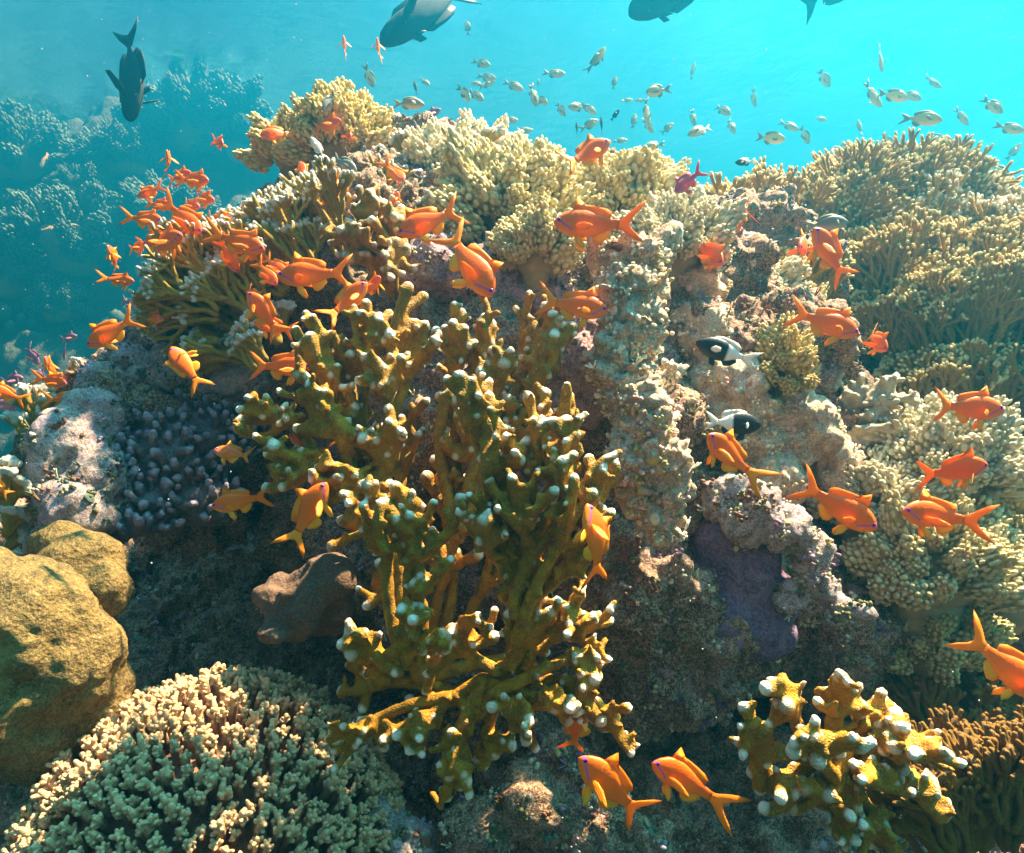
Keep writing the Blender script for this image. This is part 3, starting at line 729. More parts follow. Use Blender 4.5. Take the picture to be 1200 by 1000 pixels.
fan_coral('lower shaded fan fire coral above the right hand orange fish', rblades(33, 1070, 1230, 490, 480, 1.6, 1.75, 80, 125, 60, 4, 3.0), 'fire_far', BR)
fan_coral('small olive fan fire coral under the twin facing orange fish', rblades(20, 880, 960, 370, 350, 1.55, 1.7, 70, 120, 70, 4, 3.0), 'fire_far', BR)
fan_coral('bushy yellow olive fire coral in the bottom right corner', rblades(41, 1090, 1220, 990, 960, .80, .95, 120, 120, 75, 4, 4.6), 'fire', None, tipk=1.4)
fan_coral('thin yellow fire coral sprigs right of the fat knobbed fire coral', rblades(23, 1100, 1190, 900, 880, 1.15, 1.25, 90, 125, 60, 4, 4.5), 'fire', None, tipk=1.4)
fan_coral('small lemon fire coral sprig at the left edge', rblades(9, 12, 0, 640, 560, 1.05, 1.15, 40, 60, 95, 3, 5), 'fire_pale', None)
fan_coral('tiny lemon fire coral sprig behind the crusted left shoulder', rblades(10, 40, 55, 510, 505, 1.25, 1.3, 45, 110, 70, 3, 4.5), 'fire_pale', None)
fan_coral('tiny white tipped sprig on top of the crusted left shoulder', rblades(10, 85, 105, 470, 465, 1.3, 1.35, 34, 110, 70, 3, 3.5), 'fire_pale', None)
# ------------------------------------------------------------------ soft corals
SG = 'cream cauliflower soft corals'
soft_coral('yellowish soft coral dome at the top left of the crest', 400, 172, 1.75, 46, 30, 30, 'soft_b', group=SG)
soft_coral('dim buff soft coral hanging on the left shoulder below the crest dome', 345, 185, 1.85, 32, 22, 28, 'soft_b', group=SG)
soft_coral('large cream soft coral dome in the middle of the crest', 600, 268, 1.45, 80, 48, 42, 'soft', group=SG)
soft_coral('cream soft coral dome with knobbly lobes right of the largest crest dome', 728, 255, 1.5, 60, 34, 40, 'soft', group=SG)
soft_coral('low cream soft coral left of the largest crest dome', 515, 225, 1.65, 42, 26, 34, 'soft_c', group=SG)
soft_coral('pale flat soft coral behind the largest crest dome', 560, 205, 1.9, 48, 26, 30, 'soft_c', group=SG)
soft_coral('pale soft coral at the head of the crusted rock pillar', 785, 300, 1.3, 50, 30, 36, 'soft_c', group=SG)
soft_coral('drooping cream soft coral lobe below the middle crest dome', 630, 305, 1.25, 38, 20, 36, 'soft', group=SG)
soft_coral('cream soft coral patch above the black and white fish', 865, 350, 1.45, 46, 28, 30, 'soft_c', group=SG)
soft_coral('cream soft coral patch beside the orange fish on the right shoulder', 930, 385, 1.5, 34, 20, 28, 'soft', group=SG)
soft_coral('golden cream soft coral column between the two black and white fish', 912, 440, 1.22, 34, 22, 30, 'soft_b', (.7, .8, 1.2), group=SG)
soft_coral('cream soft coral head at the top of the big right hand cluster', 1095, 555, 1.3, 72, 40, 40, 'soft_c', group=SG)
soft_coral('cream soft coral head on the left of the big right hand cluster', 1020, 600, 1.25, 56, 32, 38, 'soft_c', group=SG)
soft_coral('cream soft coral mass in the centre of the big right hand cluster', 1085, 670, 1.2, 80, 46, 40, 'soft', group=SG)
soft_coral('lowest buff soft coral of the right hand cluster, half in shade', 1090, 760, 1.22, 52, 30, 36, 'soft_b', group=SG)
soft_coral('cream soft coral head cut by the right edge of the picture', 1185, 640, 1.35, 60, 34, 38, 'soft', group=SG)
# ------------------------------------------------------------------ rock pillar, crusted rocks, massive corals
lump('rock_pillar', 'pale crusted rock pillar standing in the middle of the reef front', 'rock', [
    (742, 300, 1.04, 32), (738, 335, 1.03, 32), (735, 370, 1.02, 31), (733, 405, 1.01, 33), (735, 440, 1.01, 35), (742, 475, 1.0, 36), (748, 510, .99, 37), (752, 545, .98, 38), (765, 580, .97, 36), (775, 610, .97, 26), (790, 440, 1.02, 16), (777, 452, 1.02, 18), (712, 300, 1.04, 14), (708, 282, 1.03, 11), (770, 300, 1.05, 26)],
    'bone', .0045, .022, 20, .009, cellf=34, cella=.012)
lump('crusted_rock', 'mauve crusted rock hump behind the orange fish left of the pillar', 'rock', [(672, 430, 1.12, 42), (690, 400, 1.14, 34), (655, 470, 1.12, 34), (700, 460, 1.12, 36)], 'mauverock', .006, .014, 16, .006, cellf=40, cella=.006)
lump('crusted_rock', 'grey rubble rock between the cream dome and the front fire coral', 'rock', [(560, 330, 1.28, 40), (510, 320, 1.3, 38), (600, 350, 1.28, 34), (640, 350, 1.28, 30)], 'mauverock', .007, .018, 14, .006, cellf=34, cella=.008)
lump('crusted_rock', 'pale pitted rock slope right of the pillar around the black and white fish', 'rock', [(850, 460, 1.22, 46), (820, 400, 1.25, 40), (880, 500, 1.2, 40), (930, 500, 1.22, 42), (900, 560, 1.2, 36), (820, 340, 1.3, 34), (975, 540, 1.25, 34)], 'bone', .006, .02, 14, .006, cellf=30, cella=.012)
lump('crusted_rock', 'lilac crusted ledge above the dark violet sponge', 'rock', [(880, 600, 1.08, 34), (920, 620, 1.08, 28), (950, 650, 1.08, 26), (960, 690, 1.06, 24), (985, 715, 1.04, 17), (1005, 718, 1.03, 12), (930, 700, 1.07, 22), (850, 590, 1.1, 26)], 'lavrock', .0055, .014, 18, .005, cellf=36, cella=.008)
lump('violet_sponge', 'dark violet sponge sheet under the lilac ledge', 'sponge', [(870, 670, 1.1, 46, 1, .5, 1), (850, 720, 1.1, 44, 1, .5, 1), (890, 740, 1.1, 38, 1, .5, 1), (850, 640, 1.11, 40, 1, .5, 1), (830, 690, 1.11, 36, 1, .5, 1), (910, 700, 1.1, 30, 1, .5, 1)], 'purple', .006, .010, 12, .002)
lump('brown_coral', 'smooth brown lobed coral in the dark hollow left of the thicket', 'coral', [(345, 715, 1.02, 42, 1, .7, 1), (375, 685, 1.04, 38, 1, .7, .9), (320, 745, 1.0, 24, 1, .8, .7), (395, 720, 1.06, 32), (330, 700, 1.04, 30)], 'boulder2', .006, .026, 9, .004)
lump('boulder_coral', 'big rounded yellow brown boulder coral at the left edge', 'coral', [(20, 735, .95, 80, 1, .9, 1), (75, 775, .97, 66, 1, .9, 1), (-20, 800, .95, 100, 1, .9, 1), (105, 815, 1.0, 50), (50, 850, .98, 60), (-50, 710, .95, 70), (40, 690, .97, 40)], 'boulder', .005, .010, 7, .005, cellf=22, cella=.010, smooth=40)
lump('boulder_coral', 'small knobbly yellow brown boulder coral above the big boulder', 'coral', [(95, 665, 1.08, 44), (75, 640, 1.1, 34), (120, 690, 1.05, 28)], 'boulder', .006, .008, 10, .003, cellf=16, cella=.012)
lump('crusted_rock', 'pale lavender crusted shoulder at the left end of the reef', 'rock', [(75, 520, 1.18, 44), (55, 555, 1.16, 30), (110, 490, 1.22, 36), (85, 600, 1.14, 40), (70, 640, 1.14, 34), (120, 450, 1.28, 30), (115, 560, 1.18, 40)], 'lavrock', .006, .010, 12, .003, cellf=22, cella=.010)
lump('crusted_rock', 'violet grey rock back of the left ledge', 'rock', [(165, 440, 1.34, 40), (205, 430, 1.36, 42), (240, 450, 1.38, 38), (140, 425, 1.36, 26), (280, 440, 1.38, 36)], 'lavrock', .007, .014, 14, .005, cellf=30, cella=.010)
lump('crusted_rock', 'dim green grey rubble under the central thicket', 'rock', [(620, 950, 1.0, 44), (570, 980, .98, 40), (700, 970, 1.0, 46), (760, 990, .98, 36), (660, 900, 1.05, 40)], 'rock', .0065, .02, 12, .007, cellf=28, cella=.012)
lump('crusted_rock', 'dark lilac rock in the bottom middle beside the table coral', 'rock', [(440, 960, 1.0, 36), (470, 1000, .98, 40), (410, 1000, .97, 30)], 'lavrock', .0065, .016, 12, .006, cellf=28, cella=.010)

# knobby lavender coral
def knob_coral():
    C = np.array(P(190, 540, 1.28)); root = thing('knob_coral', 'lavender grey coral of blunt upright knobs on the left ledge', 'coral', C)
    mb = MB()
    for px, py, Y, r in [(190,540,1.3,64),(130,560,1.24,50),(240,520,1.34,56),(180,600,1.24,36),(270,500,1.38,36),(230,590,1.28,34),(150,620,1.18,22)]:
        mb.put(ico(3)[0] * (1, .9, .8) * r / F * Y + np.array(P(px, py, Y)) - C, ico(3)[1])
    me = fuse(mb.mesh('base', MAT['knob']), .008, 4); p = vco(me); setco(me, p + vno(me) * (.012 * fbm(p * 18, 3, 3))[:, None])
    setattr_f(me, 'tip', np.zeros(len(me.vertices))); add('base', me, root)
    V = vco(me); N = vno(me); ok = np.where((N[:, 1] < .35) & (N[:, 2] > -.45))[0]; rng.shuffle(ok); got = []
    for i in ok:
        if len(got) < 230 and all(np.linalg.norm(V[i] - V[g]) > .0155 for g in got): got.append(i)
    got.sort(key=lambda g: V[g][1]); rest = MB(); rt = []
    for c, i in enumerate(got):
        d = N[i] + np.array([-.1, -.25, .65]) + rng.normal(0, .3, 3); d /= np.linalg.norm(d)
        L = rng.uniform(.012, .034); r = rng.uniform(.0055, .0095); b = V[i] - d * .01
        k = MB(); k.put(*tube(curve((0, 0, 0), d * (L + .01), rng.normal(0, .004, 3), 5), r * np.array([1.2, 1.0, .9, .95, .75]), 10, 3))
        for _ in range(rng.integers(0, 4)):
            e = d * L * rng.uniform(.35, .8); q = e + rng.normal(0, 1, 3) * .006 + d * .008; k.put(*tube([e, q], [r * .7, r * .5], 8, 3))
        kme = fuse(k.mesh('knob', MAT['knob']), .0028, 3); q = vco(kme); setco(kme, q + vno(kme) * (.0012 * noise3((q + b) * 220, 3) + .0007 * noise3((q + b) * 500, 4))[:, None])
        tip_attr(kme, [(d * (L + .01), r, 1)], 2.0)
        if c < 97: o = add('knob', kme, root); o.location = b
        else:
            t = np.empty(len(kme.vertices), dtype=np.float32); kme.attributes['tip'].data.foreach_get('value', t); rt.append(t)
            rest.put(vco(kme) + b, [list(f.vertices) for f in kme.polygons]); bpy.data.meshes.remove(kme)
    if rest.n: me = rest.mesh('further_knobs', MAT['knob']); setattr_f(me, 'tip', np.concatenate(rt)); o = add('further_knobs', me, root); o['kind'] = 'stuff'
knob_coral()

# table coral with cauliflower branchlets
def table_coral():
    C = np.array([-.435, 1.0, -.70]); R = np.array([.262, .23, .30])
    root = thing('table_coral', 'tan table coral of tightly packed blunt branchlets at the bottom left', 'coral', C)
    mb = MB(); mb.put(ico(4)[0] * R * .93, ico(4)[1]); me = mb.mesh('base', MAT['acro']); p = vco(me); setco(me, p + vno(me) * (.01 * fbm(p * 14, 3))[:, None]); setattr_f(me, 'tip', np.zeros(len(me.vertices))); add('base', me, root)
    var = []
    for k in range(6):
        r_ = np.random.default_rng(k); m = MB(); ends = []; h = .030
        m.put(*tube([(0, 0, -.012), (.001, 0, h * .5), (0, 0, h)], [.0052, .0055, .0036], 7, 2)); ends.append((np.array([0, 0, h]), .0045, 1))
        for q in range(r_.integers(8, 12)):
            a = r_.uniform(0, 6.28); z = r_.uniform(.25, .85) * h; d = np.array([math.cos(a), math.sin(a), .9]); d /= np.linalg.norm(d)
            s0 = np.array([0, 0, z]); e = s0 + d * r_.uniform(.007, .011); m.put(*tube([s0, e], [.0036, .0027], 6, 2)); ends.append((e, .0035, .9))
        me = m.mesh('branchlet', MAT['acro']); tip_attr(me, ends, 2.2); var.append(me)
    pts = []
    u = fib(2600)
    for v in u:
        if v[2] < -.15 or v[1] > .75: continue
        v = v + rng.normal(0, .012, 3); q = v * R
        if not pts or (((np.array(pts) - q)**2).sum(1) > .0120**2).all(): pts.append(q)
    pts.sort(key=lambda q: np.linalg.norm(q + C)); rest = MB(); tl = []
    for i, q in enumerate(pts):
        n = q / R**2; n /= np.linalg.norm(n); d = n + np.array([0, 0, .55]); s = rng.uniform(.85, 1.2)
        M = aim(d, q, (s, s, s), rng.uniform(0, 6.28))
        if i < 99: add('branchlet', var[i % 6], root, M)
        else:
            me = var[i % 6]; p = vco(me); Mn = np.array(M); rest.put(p @ Mn[:3, :3].T + Mn[:3, 3], [list(f.vertices) for f in me.polygons])
            t = np.empty(len(p), dtype=np.float32); me.attributes['tip'].data.foreach_get('value', t); tl.append(t)
    me = rest.mesh('branchlets_beyond', MAT['acro']); setattr_f(me, 'tip', np.concatenate(tl)); o = add('distant_branchlets', me, root); o['kind'] = 'stuff'
    print('branchlets', len(pts))
table_coral()

# pale finger coral on the right shoulder
fire_coral('pale bare finger coral branching over the dark gap on the right shoulder', (950, 545), 1.28, [
    (985, 480, 0, [1010,440, 1030,452, 998,452]), (1010, 475, 0, [1050,440, 1045,455, 1058,462]), (1010, 490, -.01, [1052,488, 1055,500, 1035,478]), (1000, 510, -.02, [1020,520, 1048,505, 1010,528]),
    (960, 470, 0, [960,440, 975,430, 985,438]), (950, 500, -.02, [940,465, 955,462, 930,480]), (970, 530, -.02, [1000,545, 985,560, 1015,545])], 5.2, .0035, 'finger', .5, name='finger_coral')

# ------------------------------------------------------------------ far coral heads on the slope, lost in blue
FH = 'far coral heads on the blue slope'
for i, (px, py, Y, R, n, s, lab) in enumerate([
    (22, 190, 4.6, 52, 26, 34, 'far pale coral head at the left edge, upper of two'), (75, 300, 4.0, 74, 40, 36, 'far pale coral head lower left, the largest in the blue'),
    (8, 330, 4.1, 50, 24, 36, 'far coral head cut by the left edge beside the largest one'), (240, 150, 4.8, 64, 34, 34, 'far coral dome behind the left shoulder of the reef'),
    (285, 175, 4.6, 36, 20, 30, 'far coral head just left of the orange fish near the crest'), (68, 365, 4.3, 28, 18, 22, 'small round far coral head above the crusted shoulder'),
    (150, 190, 5.2, 34, 20, 26, 'dim far coral head right of the black diving fish'), (115, 195, 5.4, 30, 18, 24, 'dim far coral head left of the diving fish head'),
    (90, 225, 5.2, 24, 16, 20, 'small far coral head between the two left edge heads'), (200, 260, 5.0, 46, 24, 30, 'dark far coral head behind the orange shoal'),
    (600, 145, 5.2, 40, 22, 26, 'far coral mound behind the crest dome'), (650, 150, 5.4, 44, 24, 26, 'far coral mound behind the small olive fish'),
    (720, 165, 5.0, 40, 22, 26, 'far coral mound behind the orange fish at the crest'), 
    (840, 190, 4.8, 36, 20, 26, 'far coral mound in the gap right of the pink fish'), 
    ]):
    S = SLOPE.reshape(-1, 3); qx = 600 + S[:, 0] / S[:, 1] * F; qy = 500 - S[:, 2] / S[:, 1] * F
    near = np.where((np.abs(qx - px) < 14) & (np.abs(qy - py - .3 * R) < 10))[0]
    if not len(near): continue
    Y = float(S[near, 1].min()) + .35 * R / F * 9
    soft_coral(lab, px, py, Y, R * .9, n, s * .8, 'far_coral', (1.15, .8, .8), .6, FH, 'coral_head', False)

def cover():
    S = SLOPE.reshape(-1, 3); qx = 600 + S[:, 0] / S[:, 1] * F; qy = 500 - S[:, 2] / S[:, 1] * F
    k = np.where((qx > -80) & (qx < 1000) & (qy > 115) & (qy < 560))[0]; mb = MB(); sp, sf = ico(1); tl = []
    for i in rng.permutation(k)[:420]:
        c = S[i]; r = rng.uniform(.10, .34)
        for u in fib(34):
            if u[1] > .5 or u[2] < -.5: continue
            q = rng.uniform(.16, .34) * r; mb.put(sp * q * (1, 1, 1.3) + c + u * r * (1.2, .8, .75) * rng.uniform(.75, 1.1), sf); tl.append(np.clip(sp[:, 2], 0, 1) * .6)
    me = mb.mesh('distant_coral_cover', MAT['far_coral']); setattr_f(me, 'tip', np.concatenate(tl)); tag(add('distant_coral_cover', me), kind='stuff')
cover()
# ------------------------------------------------------------------ small growths crusting every rock face, and specks in the water
def crust():
    Vs, Ns, Bs = [], [], []
    for o in bpy.data.objects:
        if o.name.startswith(('reef_rock', 'crusted_rock', 'rock_pillar')) and o.type == 'MESH':
            v = vco(o.data) + np.array(o.location); n = vno(o.data)
            k = (v[:, 1] > .5) & (v[:, 1] < 2.6) & ((n * v).sum(1) < .1)
            qx = 600 + v[:, 0] / np.maximum(v[:, 1], .1) * F; qy = 500 - v[:, 2] / np.maximum(v[:, 1], .1) * F
            k &= (qx > -60) & (qx < 1260) & (qy > -40) & (qy < 1080); Vs.append(v[k]); Ns.append(n[k]); Bs.append(np.full(k.sum(), o.name.startswith('rock_pillar') or 'pitted' in str(o.get('label', ''))))
    V, N = np.concatenate(Vs), np.concatenate(Ns); BN = np.concatenate(Bs); area = rng.permutation(len(V))
    PAL = np.array([(.16,.08,.13), (.30,.17,.24), (.42,.36,.18), (.55,.50,.36), (.12,.13,.04), (.20,.10,.05), (.10,.16,.12), (.34,.30,.38), (.07,.05,.06), (.48,.34,.12), (.62,.58,.5)])
    mb = MB(); sp, sf = ico(1); s2, f2 = ico(2); zone = noise3(V * 4.5, 77) + .5 * noise3(V * 11, 5)
    for j, i in enumerate(area[:9000]):
        p, n = V[i], N[i]; c = PAL[int((zone[i] * 3.1 + 5 + rng.normal(0, 1.3))) % len(PAL)] * rng.uniform(.7, 1.25); t = rng.random()
        if BN[i]: c = np.array([(.86,.74,.50), (.92,.84,.66), (.62,.50,.26), (.72,.42,.36), (.45,.38,.14), (.80,.62,.40)])[int(abs(zone[i] * 4 + rng.normal(0, .9))) % 6]
        u = np.cross(n, (.3, .5, .8)); u /= np.linalg.norm(u) + 1e-9; w_ = np.cross(n, u); A = np.stack([u, w_, n])
        if t < .12:      # flat crust
            r = rng.uniform(.003, .009); q = s2 * (r * rng.uniform(.7, 1.4), r, r * .22) * (1 + .35 * noise3(s2 * 2.2 + j, 9)[:, None]); mb.put(q @ A + p, f2, c)
        elif t < .82:    # cluster of little nubs
            for _ in range(rng.integers(3, 8)):
                q = rng.normal(0, .006, 2); r = rng.uniform(.0016, .0042); mb.put(sp * (r, r, r * 1.5) @ A + p + u * q[0] + w_ * q[1] + n * .001, sf, c * rng.uniform(.8, 1.25))
        else:            # tuft of short filaments
            for _ in range(rng.integers(3, 6)):
                d = n + rng.normal(0, .45, 3) + (0, 0, .3); d /= np.linalg.norm(d); L = rng.uniform(.006, .018)
                v, f = tube([p, p + d * L * .5, p + d * L + (0, 0, .1 * L)], np.array([.0016, .0014, .0012]), 5, 1); mb.put(v, f, c)
    me = mb.mesh('encrusting_growth', mat_tint('encrusting growth')); o = add('encrusting_growth', me); tag(o, kind='stuff'); print('crust verts', len(me.vertices))
crust()
def specks():
    mb = MB()
    for _ in range(600):
        Y = rng.uniform(.7, 3.2); mb.ball(P(rng.uniform(0, 1200), rng.uniform(0, 1000), Y), rng.uniform(.0003, .0009) * (1 + .4 * Y) * rng.uniform(.6, 1.4, 3), 1)
    o = add('drifting_specks', mb.mesh('drifting_specks', mat_plain('plankton speck', (.6,.62,.55), (.5,.5,.45)))); tag(o, kind='stuff')
specks()
# ------------------------------------------------------------------ fish, one by one
OG = 'orange fish swimming over the reef'
OF = [ # px, py, Y, L, heading, towards camera, dorsal direction, roll, bend, label
 (326,157,1.6,44,192,15,None,0,.3,'orange fish facing left beside the top left crest dome'),
 (257,167,1.7,27,-35,45,None,0,.3,'lone small orange fish in blue water left of the crest'),
 (384,147,1.6,42,5,25,None,0,-.3,'orange fish over the crest dome, left of a pair'),
 (409,158,1.6,26,-60,50,None,0,.4,'small orange fish turned to the viewer at the right side of the crest dome'),
 (355,201,1.45,31,110,-15,20,0,.2,'short orange fish rising above the left shoulder tips'),
 (199,191,1.5,28,70,55,None,0,.3,'topmost orange fish of the left shoal, seen head on'),
 (228,212,1.42,46,-8,20,None,0,.4,'orange fish facing right near the top of the left shoal'),
 (211,207,1.6,36,10,20,None,0,-.4,'orange fish half hidden behind the top right facing one of the shoal'),
 (177,225,1.45,34,207,10,None,0,.5,'orange fish facing left at the upper left of the shoal'),
 (237,233,1.4,38,-14,15,None,0,.2,'orange fish pointing right, second row of the shoal'),
 (171,258,1.35,48,-6,12,None,0,.3,'orange fish at the far left of the shoal facing right with yellow fins'),
 (215,256,1.25,66,-40,10,45,0,.4,'orange fish diving right in the middle of the shoal, tail spread wide'),
 (192,268,1.4,44,-15,20,None,0,.3,'orange fish tucked behind the largest fish of the shoal'),
 (192,286,1.2,68,12,25,None,0,.5,'largest and blurriest orange fish of the left shoal'),
 (178,283,1.35,52,5,0,None,0,-.3,'orange fish overlapped by the largest fish of the shoal, tail to the left'),
 (243,296,1.3,30,25,-30,None,0,.4,'plump orange fish showing its side below the diving one'),
 (208,303,1.4,26,-10,20,None,0,0,'tiny orange fish under the largest fish of the shoal'),
 (208,322,1.38,26,-30,35,None,0,0,'tiny orange fish among the white tips below the shoal'),
 (252,258,1.35,34,-25,15,None,0,.3,'small orange fish nosing right beside the diving fish'),
 (276,258,1.32,44,195,10,None,0,-.4,'orange fish facing left against the straw coloured tips'),
 (281,285,1.15,70,-18,8,None,0,.4,'orange fish at the right of the shoal heading down right, tail up'),
 (268,300,1.22,46,-65,-10,10,0,.2,'slim orange fish plunging straight down in the shoal'),
 (312,320,1.12,44,-48,10,30,0,.3,'orange fish sinking right just left of the long horizontal one'),
 (322,312,1.2,46,-40,10,40,0,.3,'orange fish behind the sinking one left of the long horizontal one'),
 (278,328,1.3,38,5,0,None,0,.2,'orange fish partly behind straw coral fingers'),
 (135,303,1.4,32,100,45,None,0,.3,'small orange fish head on at the left of the shoal with fins spread'),
 (140,329,1.35,36,-3,0,None,0,-.9,'orange fish facing right below the left edge of the shoal, tail bent down'),
 (367,322,1.0,88,183,0,None,0,.15,'long orange fish facing left in front of the straw coral'),
 (310,368,1.08,66,128,5,30,0,.4,'orange fish heading up left, upper of the tangled pair'),
 (322,384,1.14,52,165,10,None,0,.4,'orange fish with curled tail, lower of the tangled pair'),
 (408,354,.98,66,46,0,130,0,.4,'orange fish rising right over the left fire coral fingers'),
 (437,336,1.06,38,30,50,None,0,.3,'small orange fish looking out behind the rising one'),
 (330,430,1.06,72,-2,0,None,0,.2,'orange fish facing right in the shade left of the thicket'),
 (218,429,1.0,66,131,-10,215,25,.3,'orange fish swimming up left over the violet grey rock'),
 (274,533,.92,50,165,0,None,30,.4,'red orange fish facing left above the dark hollow'),
 (281,588,.90,68,190,12,None,0,.5,'deep bodied orange fish facing left below the lavender knobs'),
 (361,602,.84,88,60,-5,150,20,.5,'orange fish climbing beside the lower left of the thicket'),
 (131,389,1.05,68,214,5,None,0,.3,'orange fish heading down left above the crusted shoulder'),
 (176,373,1.25,36,-4,0,None,0,.9,'small orange fish facing right behind the tail of the one above the shoulder'),
 (58,431,1.3,32,70,50,None,0,.2,'small orange fish head on above the left edge trio'),
 (63,447,1.25,42,-12,15,None,0,.3,'orange fish facing right in the left edge trio'),
 (76,469,1.2,46,-2,0,None,0,.2,'red orange fish lowest of the left edge trio'),
 (8,462,1.1,42,155,25,None,0,.2,'orange fish cut by the left edge under the mauve fish'),
 (-2,570,1.0,30,100,40,None,0,.1,'sliver of an orange fish at the left edge beside the lemon sprig'),
 (391,221,1.3,54,56,0,140,0,.3,'orange fish climbing right over the left shoulder of the reef'),
 (463,204,1.35,42,-45,35,30,0,.4,'orange fish with spread yellow fins left of the cream domes'),
 (462,238,1.4,30,70,0,160,0,.3,'sliver of an orange fish behind a coral finger left of the cream domes'),
 (503,260,1.05,84,205,8,None,0,.3,'orange fish heading down left in front of the largest cream dome'),
 (549,307,.98,106,-57,5,30,0,.15,'large orange fish diving nose down behind a white fire coral tip'),
 (697,265,1.0,100,175,0,None,0,.15,'long orange fish facing left under the right cream dome'),
 (688,182,1.25,66,32,0,None,0,.4,'orange fish rising right above the crest of the reef'),
 (673,359,.98,84,-10,5,None,0,.2,'orange fish facing right beside the head of the crusted pillar'),
 (404,55,2.2,20,80,60,None,0,0,'tiny orange fish high in the blue, left of two'),
 (443,58,2.2,21,80,60,None,0,0,'tiny orange fish high in the blue under the big dark fish'),
 (869,264,1.3,66,85,10,175,70,.3,'thin orange fish seen belly on, standing upright over the right corals'),
 (833,298,1.2,50,-70,50,80,0,.2,'orange fish facing the viewer with spread yellow fins right of the pillar'),
 (944,288,1.22,56,-150,50,None,0,.3,'orange fish turned to the viewer, left of the overlapping right pair'),
 (972,298,1.15,80,130,15,40,0,.5,'orange fish heading up left, right of the overlapping right pair'),
 (968,378,1.05,84,-22,5,None,0,.2,'orange fish pointing down right over the dark gap'),
 (1024,399,1.15,42,-75,55,80,0,.2,'small orange fish head on beside the one over the dark gap'),
 (853,534,.88,84,138,20,55,0,.6,'orange fish with violet eye stripe overlapping a black and white fish'),
 (1134,478,1.0,86,-4,5,None,0,.2,'orange fish facing right above the right hand cream cluster'),
 (1117,552,.95,86,9,0,None,20,.3,'orange fish seen from above over the cream cluster, facing right'),
 (982,594,.86,102,-33,15,None,0,.3,'large orange fish pointing down right at the left side of the cream cluster'),
 (1098,605,.86,96,172,8,None,0,.4,'orange fish facing left in front of the cream cluster'),
 (701,637,.70,100,106,0,16,35,.25,'slim orange fish standing on its tail between thicket and pillar'),
 (717,926,.70,112,135,0,45,0,.5,'orange fish rising left at the bottom middle'),
 (803,913,.76,98,152,8,None,0,.6,'orange fish facing left at the bottom, right of the other bottom one'),
 (1180,782,.72,112,-42,0,48,0,.2,'orange fish diving out of the right edge'),
 (677,853,.92,74,80,0,170,0,.3,'dim orange fish half hidden under the foot of the thicket'),
 (408,518,1.1,38,-8,0,None,0,.2,'dim orange fish deep inside the left part of the thicket'),
 (359,522,.93,48,148,0,None,0,.2,'red orange fish lying between two left fingers of the thicket'),
 (299,312,1.3,34,-30,0,None,0,.2,'orange fish squeezed between the shoal and the long horizontal one'),
 (205,272,1.5,36,-20,20,None,0,.2,'orange fish showing only its back behind the shoal'),
 (222,240,1.5,34,-20,15,None,0,.2,'orange fish just under the second row of the shoal'),
 (188,240,1.55,30,-5,20,None,0,.2,'small orange fish above the far left yellow finned one'),
 (262,276,1.3,36,-30,15,None,0,.2,'orange fish between the diving one and the straw tips'),
 (232,275,1.35,38,-20,10,None,0,.2,'orange fish close under the tail of the diving one'),
 (160,290,1.45,30,5,15,None,0,.2,'small orange fish at the lower left of the shoal'),
 (296,345,1.2,34,-40,10,None,0,.2,'orange fish between the sinking one and the tangled pair'),
 (300,300,1.25,38,-25,10,None,0,.2,'orange fish right behind the nose of the down right heading one'),
]
for i, (px, py, Y, L, a, b, up, roll, bend, lab) in enumerate(OF):
    fish('anthias', px, py, Y, L, a, b, up, roll, [-.5, -.25, 0, .25, .5][i % 5] if abs(bend) < .6 else math.copysign(.8, bend), lab, OG)

fish('pink', 806, 213, 1.15, 46, 222, 10, None, 0, .25, 'rose pink fish heading down left above the right shoulder')
fish('pink', 100, 430, 1.6, 22, -50, 0, None, 0, .25, 'reddish pink sliver of a fish behind the crusted shoulder')
for px, py, Y, L, a, lab in [(37,416,2.4,30,-50,'dim mauve fish pointing down right near the left edge'), (152,356,2.2,28,-22,'mauve fish above the orange fish over the crusted shoulder'),
    (80,396,2.4,24,10,'faint mauve fish at the tip of the crusted shoulder'), (75,412,2.4,22,-85,'faint mauve fish hanging tail up by the crusted shoulder'),
    (13,446,2.3,34,10,'brownish mauve fish above the left edge orange fish'), (29,456,2.2,34,-20,'brownish mauve fish touching the left edge orange fish'),
    (12,475,2.2,40,178,'grey mauve fish under the left edge orange fish'), (86,452,2.1,22,0,'dim grey mauve fish behind the left edge trio'),
    (505,135,2.6,28,30,'dull purple fish above the left crest corals'), (48,440,2.3,20,150,'tiny mauve fish just left of the left edge trio')]:
    fish('mauve', px, py, Y, L, a, 5, None, 0, .25, lab, 'mauve fish in the shaded water', small=True)

for px, py, L, a, b, up, lab in [(157,92,118,-88,10,178,'big dark fish diving straight down in the blue on the left')]:
    fish('dark', px, py, 2.5, L, a, b, up, 28, .2, lab, 'big dark fish near the surface', tall=.95, cat='fish')
fish('dark', 497, 14, 2.6, 140, 222, 8, 130, 0, -.25, 'big dark fish with its nose down beside two tiny orange fish', 'big dark fish near the surface', tall=.8)
fish('dark', 785, -8, 2.4, 120, 212, 5, 120, 0, .25, 'big dark fish cut by the top edge below the sun glow', 'big dark fish near the surface', tall=1.0)
fish('dark', 985, -22, 2.4, 95, 30, 0, 120, 0, .25, 'dark fish showing only a tail tip at the top edge', 'big dark fish near the surface')

